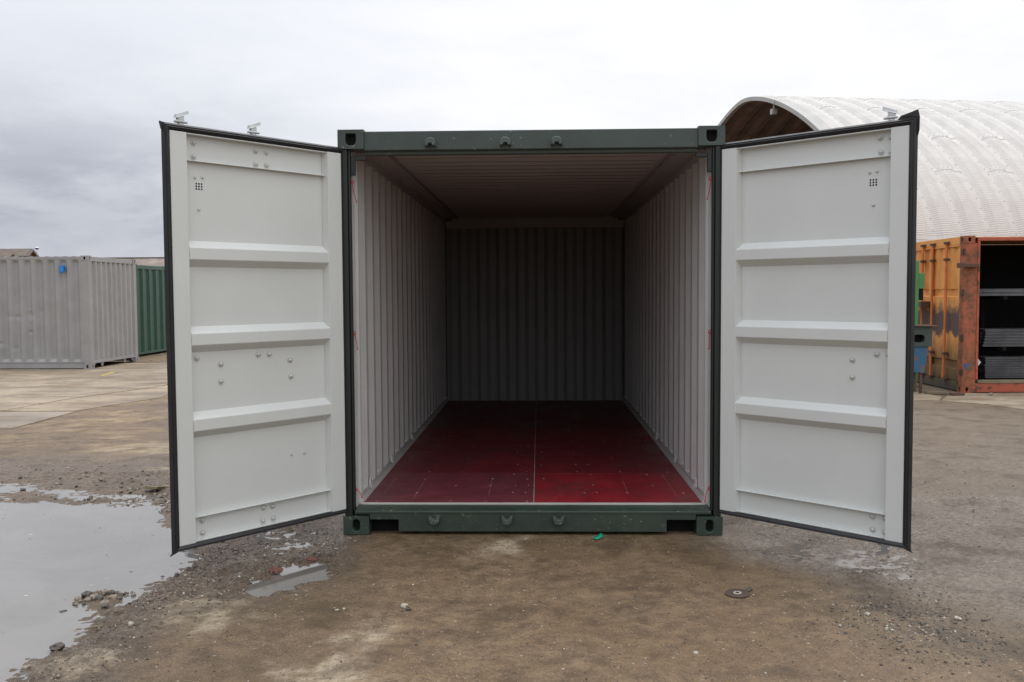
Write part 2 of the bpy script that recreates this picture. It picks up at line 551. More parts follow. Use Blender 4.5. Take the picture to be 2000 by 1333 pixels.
MUDL = [(-2.12, -0.48), (-1.95, 0.0), (-1.9, 0.9), (-1.3, 0.9), (-1.17, 0.05), (-1.14, -0.53), (-1.22, -0.92), (-1.47, -1.22), (-1.68, -1.22), (-1.82, -1.38),
        (-1.78, -1.7), (-1.75, -2.11), (-1.6, -2.7), (-2.3, -2.9), (-2.09, -2.34), (-2.08, -1.76), (-2.03, -1.33), (-1.98, -0.74)]
WATER_Z = -0.012
SHEEN = [(1.20, 0.5), (2.1, 0.6), (2.35, -0.2), (2.25, -0.85), (2.0, -0.98), (1.70, -0.90), (1.33, -0.56), (1.12, -0.22)]
SHALLOW = [(-7.0, 1.75), (-4.3, 1.55), (-3.2, 1.10), (-2.85, 0.95), (-3.0, 0.75), (-4.6, 0.7), (-7.0, 0.6)]
CORNER = [(-1.9, 0.1), (-1.30, 0.25), (-1.20, -0.10), (-1.22, -0.40), (-1.62, -0.36)]


def ground_h(x, y):
    base = -0.14 * sstep(1.6, 7.5, y)
    near = 1 - sstep(6, 14, np.hypot(x, y + 1))
    n_low = fbm(x, y, 0.55, 3, 11)
    n_mid = fbm(x, y, 5.0, 4, 21)
    n_hi = fbm(x, y, 28.0, 3, 31, 0.6)
    wx = x + 0.10 * fbm(x, y, 3.5, 3, 41)
    wy = y + 0.10 * fbm(x, y, 3.5, 3, 47)
    wx2 = x + 0.045 * fbm(x, y, 9, 3, 51)
    wy2 = y + 0.045 * fbm(x, y, 9, 3, 57)
    big = sdf(wx, wy, BIGPUD)
    isl = sdf(wx2, wy2, ISLAND)
    sm = sdf(wx2, wy2, SMALLPUD)
    tiny = sdf(wx2, wy2, TINYPUD)
    mud = np.clip(1 - sstep(-0.05, 0.25, np.minimum(sdf(wx, wy, MUDL), sdf(wx, wy, MUDBAND))), 0, 1)
    right = sstep(1.2, 1.9, x) * sstep(-2.8, -0.5, y)
    rough = 0.0022 + 0.010 * mud + 0.003 * right
    h = base + 0.010 * n_low * near + 0.006 * n_mid * (0.35 + 1.4 * mud + 0.5 * right) + rough * n_hi * near
    rut = (1 - sstep(-0.1, 0.5, sdf(wx, wy, MUDBAND)))
    h += rut * (0.030 * fbm(x * 0.9, y * 4.2, 1.6, 4, 101, 0.55) + 0.010 * np.sin((y * 5.2 + 0.5 * x) + 2.0 * fbm(x, y, 0.8, 2, 103)))
    # tyre-pressed ridges in the mud beside the corner of the container
    h += 0.010 * mud * np.sin((x * 0.8 + y * 0.35) * 42 + 3 * n_mid) * sstep(0.45, 0.0, np.abs(sm)) * near
    h -= (0.020 * (1 - sstep(-0.10, 0.06, big)) + 0.030 * (1 - sstep(-0.7, -0.05, big))) * sstep(-0.10, 0.10, isl)
    h += 0.006 * n_hi * np.exp(-(big / 0.14) ** 2) + 0.010 * n_mid * np.exp(-(big / 0.2) ** 2)
    h += (0.006 + 0.026 * n_hi + 0.012 * n_mid) * (1 - sstep(-0.08, 0.07, isl))
    h -= 0.034 * (1 - sstep(-0.07, 0.05, sm))
    h += 0.010 * n_hi * np.exp(-(sm / 0.08) ** 2)
    h -= 0.020 * (1 - sstep(-0.09, 0.05, tiny))
    shn = 1 - sstep(-0.25, 0.12, sdf(wx, wy, SHEEN))
    shl = 1 - sstep(-0.12, 0.12, sdf(wx, wy, SHALLOW))
    crn = 1 - sstep(-0.12, 0.08, sdf(wx, wy, CORNER))
    film = np.maximum(np.maximum(shn * 0.80, shl * 0.95), crn * 0.8)
    streak = fbm(x, y, 46.0, 3, 91, 0.6)
    h = h * (1 - 0.6 * film) - 0.0092 * film + film * (0.010 * n_hi + 0.007 * streak + 0.008 * n_mid)
    # the container stands on firm level ground
    pad = sdf(x, y, [(-1.3, -0.12), (1.3, -0.12), (1.3, 6.2), (-1.3, 6.2)])
    k = 1 - sstep(-0.05, 0.18, pad)
    h = h * (1 - k) + (-0.004) * k
    return h, dict(big=big, sm=sm, tiny=tiny, mud=mud, right=right, wx=wx, wy=wy, sheen=np.maximum(np.maximum(shn, shl), crn))


def axis(fine0, fine1, step, lo, hi, grow=1.09):
    a = list(np.arange(fine0, fine1, step))
    s, p = step, a[-1]
    while p < hi:
        s *= grow
        p += s
        a.append(min(p, hi))
    s, p, b_ = step, a[0], []
    while p > lo:
        s *= grow
        p -= s
        b_.append(max(p, lo))
    return np.array(b_[::-1] + a)


gx = axis(-3.3, 2.6, 0.0115, -1500, 1500, 1.045)
gy = axis(-2.75, 1.2, 0.0115, -300, 2500, 1.035)
GX, GY = np.meshgrid(gx, gy)
GZ, K = ground_h(GX, GY)


def grid_mesh(name, X, Y, Z, material, attrs=None, mask=None):
    ny, nx = X.shape
    co = np.stack([X, Y, Z], -1).reshape(-1, 3).astype(np.float32)
    idx = np.arange(nx * ny).reshape(ny, nx)
    q = np.stack([idx[:-1, :-1], idx[:-1, 1:], idx[1:, 1:], idx[1:, :-1]], -1)
    q = q[mask] if mask is not None else q.reshape(-1, 4)
    nf = len(q)
    me = bpy.data.meshes.new(name)
    me.vertices.add(len(co))
    me.vertices.foreach_set('co', co.ravel())
    me.loops.add(nf * 4)
    me.loops.foreach_set('vertex_index', q.astype(np.int32).ravel())
    me.polygons.add(nf)
    me.polygons.foreach_set('loop_start', np.arange(0, nf * 4, 4, dtype=np.int32))
    me.polygons.foreach_set('loop_total', np.full(nf, 4, dtype=np.int32))
    for k_, v_ in (attrs or {}).items():
        a = me.attributes.new(k_, 'FLOAT', 'POINT')
        a.data.foreach_set('value', v_.ravel().astype(np.float32))
    me.update()
    me.validate()
    me.materials.append(material)
    me.shade_smooth()
    o = bpy.data.objects.new(name, me)
    COL.objects.link(o)
    return o


pale = np.zeros_like(GX)
jx = GX + 0.16 * fbm(GX, GY, 6, 4, 61, 0.65)
jy = GY + 0.16 * fbm(GX, GY, 6, 4, 67, 0.65)
for pl in PALES:
    pale = np.maximum(pale, 1 - sstep(-0.12, 0.12, sdf(jx, jy, pl)))
pale = pale * (0.25 + 1.6 * np.clip(fbm(GX, GY, 11, 5, 71, 0.65) + 0.45, 0, 1))
dark = (1 - sstep(-0.15, 0.22, sdf(jx, jy, DARKR))) * sstep(-0.08, 0.30, fbm(GX, GY, 9, 4, 77, 0.65) + 0.12)
shore = (1 - sstep(0.0, 0.30, np.minimum(K['big'], np.minimum(K['sm'], K['tiny']))))
# dry drifts of clay towards the far left
clay = sstep(2.4, 3.6, GY) * sstep(-2.0, -3.4, GX) * sstep(-0.12, 0.22, fbm(GX, GY * 1.9, 0.9, 6, 81, 0.62))
hard = 1 - sstep(-0.6, 0.1, GX * 0 + np.minimum(0, 0) + sdf(jx, jy, [(-1.05, -3.2), (-1.12, -0.9), (-1.08, 0.2), (1.25, 0.2), (1.5, -0.5), (1.9, -1.3), (2.2, -2.0), (2.3, -3.2)]))
sheen = K['sheen']
wet_sheen_tint = 1 - sstep(-0.25, 0.20, sdf(jx, jy, [(1.12, 0.9), (5.5, 1.5), (5.5, -2.4), (2.45, -1.75), (2.05, -1.15), (1.72, -0.95), (1.30, -0.52), (1.08, -0.15)]))
ATT = dict(sheen=sheen, wet_sheen_tint=wet_sheen_tint, pale=np.clip(pale, 0, 1), dark=np.clip(dark, 0, 1), mud=K['mud'], wetr=K['right'], shore=shore, clay=np.clip(clay, 0, 1), hard=hard)


def f_ground(g, b, base):
    co = objco(g)

    def at(n_):
        a = g.n('ShaderNodeAttribute')
        a.attribute_name = n_
        return a.outputs['Fac']
    n_a = g.noise(co, 1.3, 8, 0.65)
    n_b = g.noise(co, 9, 10, 0.72)
    n_m = g.noise(co, 30, 8, 0.72)
    n_c = g.noise(co, 90, 6, 0.75)
    n_d = g.noise(co, 300, 3, 0.6)
    c = g.mix(g.smooth(n_b, 0.32, 0.68), (0.108, 0.067, 0.034), (0.278, 0.188, 0.102))
    c = g.mix(g.smooth(n_a, 0.40, 0.66, 0.0, 0.6), c, (0.165, 0.100, 0.046))
    c = g.mix(g.smooth(n_m, 0.55, 0.72, 0.0, 0.45), c, (0.31, 0.228, 0.132))
    # right of the container the surface is greyer fine grit
    c = g.mix(g.math('MULTIPLY', at('wetr'), 0.75), c, g.mix(g.smooth(n_m, 0.35, 0.65), (0.125, 0.094, 0.066), (0.300, 0.240, 0.180)))
    c = g.mix(g.math('MULTIPLY', at('wet_sheen_tint'), g.smooth(n_m, 0.30, 0.60, 0.25, 0.85)), c, (0.335, 0.285, 0.240))  # wet sheen of the sky painted in as a paler ground colour
    c = g.mix(g.math('MULTIPLY', at('mud'), 0.75), c, g.mix(g.smooth(n_m, 0.36, 0.64), (0.070, 0.048, 0.034), (0.245, 0.180, 0.130)))
    c = g.mix(g.math('MULTIPLY', at('clay'), g.smooth(n_b, 0.25, 0.58, 0.2, 1.0)), c, g.mix(g.smooth(n_a, 0.35, 0.6), (0.48, 0.36, 0.22), (0.27, 0.185, 0.11)))
    c = g.mix(g.math('MULTIPLY', at('pale'), g.smooth(n_m, 0.34, 0.56, 0.35, 1.0)), c, g.mix(n_c, (0.40, 0.32, 0.21), (0.60, 0.50, 0.36)))
    c = g.mix(g.math('MULTIPLY', at('dark'), g.smooth(n_m, 0.40, 0.60, 0.05, 0.95)), c, (0.030, 0.025, 0.022))
    # grit: pale and dark grains
    c = g.mix(g.smooth(n_c, 0.54, 0.64, 0.0, 0.85), c, (0.048, 0.034, 0.024))
    c = g.mix(g.smooth(n_c, 0.45, 0.36, 0.0, 0.7), c, (0.36, 0.28, 0.19))
    c = g.mix(g.smooth(n_d, 0.58, 0.68, 0.0, 0.65), c, (0.42, 0.34, 0.24))
    damp = g.noise(g.mapping(co, loc=(5, 2, 0)), 2.6, 6, 0.62)
    c = g.mix(g.smooth(damp, 0.50, 0.64, 0.0, 0.50), c, (0.070, 0.045, 0.022))
    for sc_v, thr, seed_ in ((34, 0.90, 0), (75, 0.86, 1)):
        vc = g.n('ShaderNodeTexVoronoi')
        vc.inputs['Scale'].default_value = sc_v
        g.put(vc.inputs['Vector'], g.mapping(co, (1, 1, 1), loc=(seed_ * 3.3, 0, 0)))
        s_ = g.n('ShaderNodeSeparateColor')
        g.put(s_.inputs[0], vc.outputs['Color'])
        spot = g.math('MULTIPLY', g.smooth(vc.outputs['Distance'], 0.26, 0.16), g.smooth(s_.outputs[0], thr, thr + 0.02))
        c = g.mix(g.math('MULTIPLY', spot, 0.8), c, g.mix(g.smooth(s_.outputs[1], 0.52, 0.58), (0.50, 0.43, 0.33), (0.035, 0.026, 0.02)))
    c = g.mix(g.math('MULTIPLY', at('shore'), 0.30), c, (0.11, 0.083, 0.060))
    g.put(b.inputs['Base Color'], c)
    # moisture makes the surface glossy; drier where pale
    wet = g.math('ADD', g.math('MULTIPLY', at('shore'), 0.60), g.math('MULTIPLY', at('wetr'), 0.45))
    wet = g.math('ADD', wet, g.math('MULTIPLY', at('mud'), 0.30))
    wet = g.math('ADD', wet, g.math('MULTIPLY', at('sheen'), 1.0))
    wet = g.math('ADD', wet, g.math('MULTIPLY', at('wet_sheen_tint'), 0.5))
    wet = g.math('ADD', wet, g.smooth(n_a, 0.35, 0.65, 0.0, 0.30))
    wet = g.math('SUBTRACT', wet, g.math('MULTIPLY', at('pale'), 0.7))
    wet = g.math('SUBTRACT', wet, g.math('MULTIPLY', at('clay'), 0.6))
    r_ = g.math('MULTIPLY_ADD', wet, -0.38, 0.62, clamp=True)
    r_ = g.math('MAXIMUM', g.math('MULTIPLY_ADD', g.math('SUBTRACT', n_m, 0.5), 0.6, r_), 0.13)
    g.put(b.inputs['Roughness'], r_)
    hgt = g.math('ADD', g.math('MULTIPLY', n_c, 0.9), g.math('MULTIPLY', n_d, 0.25))
    hgt = g.math('ADD', hgt, g.math('MULTIPLY', n_b, 1.6))
    hgt = g.math('ADD', hgt, g.math('MULTIPLY', n_m, 1.3))
    nd = g.n('ShaderNodeBump')
    nd.inputs['Distance'].default_value = 0.016
    g.put(nd.inputs['Strength'], g.math('SUBTRACT', 0.9, g.math('MULTIPLY', at('hard'), 0.35)))
    g.put(nd.inputs['Height'], hgt)
    g.put(b.inputs['Normal'], nd.outputs[0])


M['ground'] = mat('wet_earth_and_grit', (0.18, 0.14, 0.1), 0.5, fn=f_ground, ior=1.52)
ground = grid_mesh('ground', GX, GY, GZ, M['ground'], ATT)
tag(ground, 'wet brown earth and grit of the yard with paler patches', kind='structure')


# water: flat sheets that fill the hollows
def f_water(g, b, base):
    co = objco(g)
    n = g.noise(co, 1.1, 6, 0.65, 0.4)
    g.put(b.inputs['Base Color'], g.mix(g.smooth(n, 0.3, 0.7), (0.150, 0.136, 0.118), (0.205, 0.190, 0.172)))
    fl = g.noise(co, 45, 3, 0.6)
    g.put(b.inputs['Roughness'], g.smooth(fl, 0.55, 0.8, 0.035, 0.12))
    bump(g, b, g.noise(co, 3.5, 3, 0.5), 0.03, 0.01)


M['water'] = mat('muddy_standing_water', (0.2, 0.18, 0.16), 0.04, fn=f_water, ior=1.85)


def water(name, polys, label):
    p = np.array([q for pl, _ in polys for q in pl])
    x0, y0 = p.min(0) - 0.4
    x1, y1 = p.max(0) + 0.4
    st = 0.04 if (x1 - x0) < 3 else 0.06
    X, Y = np.meshgrid(np.arange(x0, x1, st), np.arange(y0, y1, st))
    ins = np.zeros(X.shape, bool)
    for pl, grow in polys:
        ins |= sdf(X, Y, pl) < grow
    mk = ins[:-1, :-1] & ins[1:, :-1] & ins[:-1, 1:] & ins[1:, 1:]
    o = grid_mesh(name, X, Y, np.full_like(X, WATER_Z), M['water'], mask=mk)
    return tag(o, label, kind='structure')


water('puddle', [(BIGPUD, 0.22), (SHALLOW, 0.15)], 'broad grey puddle covering the left foreground beside the open door')
water('puddle', [(SMALLPUD, 0.10)], 'small bright puddle between the left door and the container corner')
water('puddle', [(SHEEN, 0.15)], 'thin film of rain water glinting under the right door')
water('puddle', [(CORNER, 0.08), (TINYPUD, 0.06)], 'beads of water in the mud at the left foot of the container')

# concrete slabs of the old yard, left distance and right distance
def f_conc(g, b, base):
    co = objco(g)
    oi = g.n('ShaderNodeObjectInfo').outputs['Color']
    n = g.noise(g.mapping(co, (1, 1.0, 1)), 0.9, 8, 0.66)
    n2 = g.noise(co, 8, 7, 0.7)
    c = g.mix(g.smooth(n, 0.32, 0.68), (0.17, 0.125, 0.082), (0.42, 0.33, 0.230))
    c = g.mix(0.4, c, oi)
    n3 = g.noise(g.mapping(co, (0.5, 1.4, 1)), 1.7, 8, 0.7)
    c = g.mix(g.smooth(n3, 0.46, 0.60, 0.0, 0.8), c, (0.175, 0.125, 0.080))
    c = g.mix(g.smooth(n2, 0.52, 0.7, 0.0, 0.6), c, (0.15, 0.115, 0.085))
    c = g.mix(g.smooth(g.noise(co, 60, 3, 0.6), 0.62, 0.7, 0.0, 0.5), c, (0.06, 0.05, 0.04))
    g.put(b.inputs['Base Color'], c)
    g.put(b.inputs['Roughness'], g.smooth(n, 0.3, 0.7, 0.45, 0.8))
    bump(g, b, n2, 0.4, 0.008)


M['conc'] = mat('stained_yard_concrete', (0.4, 0.34, 0.26), 0.7, fn=f_conc)
M['yellow'] = mat('worn_yellow_paint', (0.50, 0.38, 0.08), 0.7)


def zg(x, y):
    return float(ground_h(np.array([float(x)]), np.array([float(y)]))[0][0])


def slab(parent, poly, colr, thick=0.03):
    mb = MB()
    z0 = [-0.14 * float(sstep(1.6, 7.5, np.array(p[1]))) for p in poly]
    n = len(poly)
    up = 0.010
    mb.add([(p[0], p[1], z + up) for p, z in zip(poly, z0)] + [(p[0], p[1], z - thick) for p, z in zip(poly, z0)],
           [tuple(range(n))] + [(i, n + i, n + (i + 1) % n, (i + 1) % n) for i in range(n)])
    o = mb.build('concrete_slab', M['conc'], parent, bevel=0.006)
    o.color = (*colr, 1)
    return o


apron = tag(empty('concrete_apron'), 'stained concrete slabs in front of the grey container', kind='structure')
for poly, c_ in [
    ([(-20, 11.36), (-8.96, 11.36), (-8.62, 14.2), (-8.60, 16.6), (-20, 16.6)], (0.36, 0.30, 0.22)),
    ([(-8.92, 11.36), (-6.3, 11.44), (-6.3, 24), (-8.55, 24), (-8.58, 14.2)], (0.33, 0.27, 0.20)),
    ([(-20, 7.3), (-7.87, 7.38), (-7.66, 8.86), (-6.95, 11.10), (-7.0, 11.36), (-20, 11.28)], (0.42, 0.35, 0.26)),
    ([(-7.83, 7.34), (-7.60, 8.80), (-6.88, 11.05), (-6.3, 11.36), (-6.2, 9.0), (-6.75, 7.35)], (0.34, 0.27, 0.19)),
    ([(-14, 4.9), (-6.5, 5.3), (-6.7, 7.25), (-14, 7.22)], (0.33, 0.305, 0.255)),
]:
    slab(apron, poly, c_)
mb = MB()
mb.prism([(-9.30, 13.95), (-9.22, 14.02), (-9.05, 13.1), (-9.08, 12.9)], -0.1400 + 0.0135, -0.1400 + 0.0145, lambda u, v, w_: (u, v, w_))
mb.build('painted_mark', M['yellow'], apron)

apron2 = tag(empty('concrete_apron'), 'pale concrete strip in front of the orange container', kind='structure')
slab(apron2, [(3.0, 8.45), (6.2, 8.42), (6.45, 8.9), (6.35, 9.6), (3.0, 9.9)], (0.42, 0.36, 0.25))
slab(apron2, [(6.24, 8.40), (6.62, 8.02), (7.0, 7.2), (9.5, 6.9), (9.5, 9.35), (6.9, 9.35), (6.50, 8.88)], (0.42, 0.37, 0.28))

# ------------------------------------------------------------------ container pieces
def frame_pt(o, u, v, n_):
    return lambda a, b_, c_: (o[0] + u[0] * a + v[0] * b_ + n_[0] * c_, o[1] + u[1] * a + v[1] * b_ + n_[1] * c_, o[2] + u[2] * a + v[2] * b_ + n_[2] * c_)


def holed_face(mb, f, wu, wv, hw, hh, flat=0.0, depth=0.05, m=0, mi=1, cv=0.0, N=20):
    """f(a,b,c) with c along outward normal; rectangle +-wu,+-wv with stadium hole"""
    inner, outer = [], []
    for i in range(N):
        t = 2 * math.pi * (i + 0.5) / N
        cx, sx = math.cos(t), math.sin(t)
        p = 3.0
        rr = (abs(cx) ** p + abs(sx) ** p) ** (-1 / p)
        e = (cx * rr * hw, sx * rr * hh + cv)
        if flat and sx > 0:
            e = (max(-hw, min(hw, cx * rr * hw * 1.12)), min(sx * rr * hh * 1.25, hh * 0.9) + cv)
        inner.append(e)
        k = min(wu / abs(cx) if abs(cx) > 1e-6 else 1e9, wv / abs(sx) if abs(sx) > 1e-6 else 1e9)
        outer.append((cx * k, sx * k))
    # snap nearest outer points to the rectangle's corners
    for cu in (-wu, wu):
        for cv_ in (-wv, wv):
            j = min(range(N), key=lambda q: (outer[q][0] - cu) ** 2 + (outer[q][1] - cv_) ** 2)
            outer[j] = (cu, cv_)
    vs = [f(a, b_, 0) for a, b_ in outer] + [f(a, b_, 0) for a, b_ in inner] + [f(a, b_, -depth) for a, b_ in inner]
    fs = [(i, (i + 1) % N, N + (i + 1) % N, N + i) for i in range(N)]
    mb.add(vs, fs, m)
    vs2 = [f(a, b_, 0) for a, b_ in inner] + [f(a * 1.02, b_, -depth) for a, b_ in inner]
    mb.add(vs2, [(i, (i + 1) % N, N + (i + 1) % N, N + i) for i in range(N)], m)
    mb.add([f(a * 1.02, b_, -depth) for a, b_ in inner], [tuple(range(N))], mi)


def casting(parent, x0, x1, y0, y1, z0, z1, holes, mats, hw=0.030, hh=0.039, bev=0.004, top=True):
    """box casting; holes: set of '-x','+x','-y','+y' faces that carry an aperture"""
    mb = MB()
    cx, cy, cz = (x0 + x1) / 2, (y0 + y1) / 2, (z0 + z1) / 2
    ax, ay, az = (x1 - x0) / 2, (y1 - y0) / 2, (z1 - z0) / 2
    faces = {'-y': ((cx, y0, cz), (1, 0, 0), (0, 0, 1), (0, -1, 0), ax, az), '+y': ((cx, y1, cz), (-1, 0, 0), (0, 0, 1), (0, 1, 0), ax, az),
             '-x': ((x0, cy, cz), (0, -1, 0), (0, 0, 1), (-1, 0, 0), ay, az), '+x': ((x1, cy, cz), (0, 1, 0), (0, 0, 1), (1, 0, 0), ay, az),
             '-z': ((cx, cy, z0), (1, 0, 0), (0, -1, 0), (0, 0, -1), ax, ay), '+z': ((cx, cy, z1), (1, 0, 0), (0, 1, 0), (0, 0, 1), ax, ay)}
    for k_, (o, u, v, n_, wu, wv) in faces.items():
        f = frame_pt(o, u, v, n_)
        if k_ in holes:
            holed_face(mb, f, wu, wv, hw, hh, flat=top and z0 > 1, depth=0.045)
        else:
            mb.add([f(-wu, -wv, 0), f(wu, -wv, 0), f(wu, wv, 0), f(-wu, wv, 0)], [(0, 1, 2, 3)])
    o = mb.build('corner_casting', mats, parent)
    return o


def corr_profile(length, pitch, depth, ramp=0.24, flat=0.26, phase=0.0, round_=False):
    """(s, d) points of a trapezoidal corrugation over a length; d from 0 (outer) to depth (inner)"""
    pts = []
    k = 0
    s = -phase * pitch
    while s < length + pitch:
        for ds, dd in ((0, 0), (flat, 0), (flat + ramp, 1), (flat + ramp + (1 - flat - 2 * ramp), 1)):
            q = s + ds * pitch
            pts.append((q, dd * depth))
        s += pitch
    out = []
    for i, (q, d_) in enumerate(pts):
        if -1e-9 <= q <= length:
            out.append((q, d_))
    if out[0][0] > 1e-6:
        out.insert(0, (0.0, 0.0))
    if out[-1][0] < length - 1e-6:
        out.append((length, out[-1][1] if abs(length - out[-1][0]) < 0.02 else 0.0))
    return out


def corr_sheet(mb, P, prof, ezero, ez, m=0, flip=False, rows=None, noise=None):
    """P(s, d, z) -> point"""
    rows = rows or [ezero, ez]
    G = []
    for z in rows:
        fade = 1.0
        if len(rows) > 4:
            e = min(z - ezero, ez - z)
            fade = max(0.0, min(1.0, (e - 0.01) / 0.06))
        row = []
        for s, d_ in prof:
            dd = d_ * fade
            if noise:
                dd += noise(s, z)
            row.append(P(s, dd, z))
        G.append(row)
    mb.grid(G, m, flip)


# ------------------------------------------------------------------ main open container
main = empty('shipping_container', (0, 0, 0), label='open dark green shipping container with white doors and red floor', cat='shipping container')
H, HW, LEN = 2.591, 1.219, 6.058
for sx in (-1, 1):
    a, b_ = sorted((sx * HW, sx * (HW - 0.166)))
    casting(main, a, b_, -0.006, 0.172, H - 0.120, H + 0.001, {'-y', '-x' if sx < 0 else '+x', '+z'}, [M['green'], M['black']], 0.033, 0.038).location = (0, 0, 0)
    casting(main, a, b_, -0.006, 0.172, 0.0, 0.120, {'-y', '-x' if sx < 0 else '+x'}, [M['green_low'], M['black']], 0.024, 0.038)
    casting(main, a, b_, LEN - 0.178, LEN, H - 0.118, H, {'+y', '-x' if sx < 0 else '+x'}, [M['green'], M['black']])
    casting(main, a, b_, LEN - 0.178, LEN, 0.0, 0.118, {'+y', '-x' if sx < 0 else '+x'}, [M['green'], M['black']])
for o in [c for c in main.children if c.name.startswith('corner_casting')]:
    bm_ = o.modifiers.new('weld', 'WELD')
    bm_.merge_threshold = 0.0005
    bv = o.modifiers.new('bevel', 'BEVEL')
    bv.width, bv.segments, bv.limit_method, bv.angle_limit = 0.006, 2, 'ANGLE', R(50)

# header beam
mb = MB()
zt = H - 0.010
mb.prism([(0.006, zt), (0.006, 2.461), (0.030, 2.456), (0.034, 2.435), (0.075, 2.435), (0.11, 2.470), (0.11, zt)], -1.056, 1.056, lambda u, v, w_: (w_, u, v))
mb.build('door_header', M['green'], main, bevel=0.005)
# sill with fork cut-outs
mb = MB()
mb.prism([(-1.050, 0.096), (-0.862, 0.096), (-0.862, 0.018), (0.864, 0.018), (0.864, 0.096), (1.050, 0.096), (1.050, 0.134), (-1.050, 0.134)], 0.004, 0.016, lambda u, v, w_: (u, w_, v))
mb.build('door_sill', M['green_low'], main, bevel=0.003)
mb = MB()
mb.prism([(0.001, 0.134), (0.001, 0.151), (0.012, 0.156), (0.135, 0.166), (0.135, 0.120), (0.020, 0.120)], -1.145, 1.148, lambda u, v, w_: (w_, u, v))
mb.build('sill_plate', M['green_low'], main, bevel=0.004)
# near-black sheet put in for the shade behind the cut-outs, then cross members
mb = MB()
mb.box(-1.10, 1.10, 0.11, 0.116, -0.01, 0.145)
for k in range(12):
    mb.box(-1.15, 1.15, 0.8 + k * 0.44, 0.845 + k * 0.44, 0.03, 0.150)
mb.build('cross_members_and_shade', M['darkin'], main, kind='stuff')
for sx in (-1, 1):
    tun = MB()
    tun.box(sx * 1.048, sx * 0.864, 0.018, 0.108, 0.097, 0.104)
    tun.box(sx * 0.862, sx * 0.856, 0.018, 0.108, 0.018, 0.104)
    tun.build('fork_pocket', M['post'], main)

INNER_ = 1.129
# rear corner posts: green outer faces, white inside jamb
for sx in (-1, 1):
    mb = MB()
    mb.box(sx * 1.209, sx * 1.162, 0.006, 0.060, 0.119, 2.472, 0)
    mb.box(sx * 1.162, sx * 1.146, 0.024, 0.060, 0.152, 2.472, 0)
    mb.box(sx * 1.215, sx * 1.160, 0.060, 0.150, 0.119, 2.472, 0)
    o = mb.build('corner_post', M['post'], main, bevel=0.004)
    mb = MB()
    mb.box(sx * 1.159, sx * 1.1455, 0.061, 0.155, 0.165, 2.470, 0)
    mb.box(sx * 1.1589, sx * (INNER_ - 0.001), 0.1552, 0.158, 0.165, 2.470, 0)
    mb.build('door_jamb', M['white_in'], main, bevel=0.002)
    # black seal bracket at the top inner corner
    mb = MB()
    mb.box(sx * 1.1455, sx * 1.118, 0.035, 0.060, 2.31, 2.430)
    mb.box(sx * 1.118, sx * 1.045, 0.035, 0.060, 2.405, 2.430)
    mb.build('corner_bracket', M['post'], main, bevel=0.003)

# side walls
INNER = 1.129
for sx in (-1, 1):
    prof = corr_profile(5.78, 0.2785, 0.036, 0.245, 0.26, 0.15)
    rows = [0.235, 2.447]
    mb = MB()
    corr_sheet(mb, lambda s, d_, z: (sx * (INNER + d_), 0.155 + s, z), prof, 0.235, 2.447, 0, flip=(sx < 0), rows=rows)
    mb2 = MB()
    corr_sheet(mb2, lambda s, d_, z: (sx * (INNER + 0.0025 + d_), 0.155 + s, z), prof, 0.235, 2.445, 0, flip=(sx > 0), rows=rows)
    mb.build('side_wall', M['white_in'], main)
    o = mb2.build('side_cladding', M['green'], main)
    mb = MB()
    mb.prism([(INNER - 0.002, 2.446), (1.205, 2.446), (1.205, 2.575), (0.985, 2.575), (0.985, 2.500), (INNER - 0.002, 2.494)], 0.106, 5.905, lambda u, v, w_: (sx * u, w_, v))
    mb.build('top_rail', M['ceil'], main, bevel=0.004)
    mb = MB()
    mb.box(sx * (INNER + 0.002), sx * 1.190, 0.156, 5.90, 0.150, 0.234)
    mb.prism([(INNER + 0.001, 0.168), (INNER + 0.001, 0.205), (INNER - 0.012, 0.168)], 0.156, 5.90, lambda u, v, w_: (sx * u, w_, v))
    mb.build('bottom_rail', M['white_in'], main, bevel=0.002)

# front end wall (far end, inside)
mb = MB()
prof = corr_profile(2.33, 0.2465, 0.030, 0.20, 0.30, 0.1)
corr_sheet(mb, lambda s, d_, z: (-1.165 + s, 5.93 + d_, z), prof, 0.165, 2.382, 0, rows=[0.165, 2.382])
mb.build('end_wall', M['shaded_end'], main)
mb = MB()
mb.box(-1.2, 1.2, 5.985, 5.99, 0.0, 2.58)
mb.build('end_cladding', M['green'], main)
mb = MB()
mb.box(-1.20, 1.20, 5.907, 5.984, 2.381, 2.572)
mb.build('end_header', M['ceil'], main, bevel=0.004)

for sx in (-1, 1):
    mb = MB()
    mb.box(sx * 1.1275, sx * 1.214, 5.906, 6.050, 0.119, 2.472)
    mb.build('corner_post', M['green'], main, bevel=0.004)
# roof: corrugated across
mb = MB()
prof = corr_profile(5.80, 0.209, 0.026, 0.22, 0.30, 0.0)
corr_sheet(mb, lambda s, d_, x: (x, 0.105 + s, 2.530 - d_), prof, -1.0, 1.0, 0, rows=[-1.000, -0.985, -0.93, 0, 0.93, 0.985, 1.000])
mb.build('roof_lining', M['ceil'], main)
mb = MB()
corr_sheet(mb, lambda s, d_, x: (x, 0.105 + s, 2.568 - d_), prof, -1.05, 1.05, 0, rows=[-1.15, -1.0, 0, 1.0, 1.15])
mb.build('roof', M['green'], main)

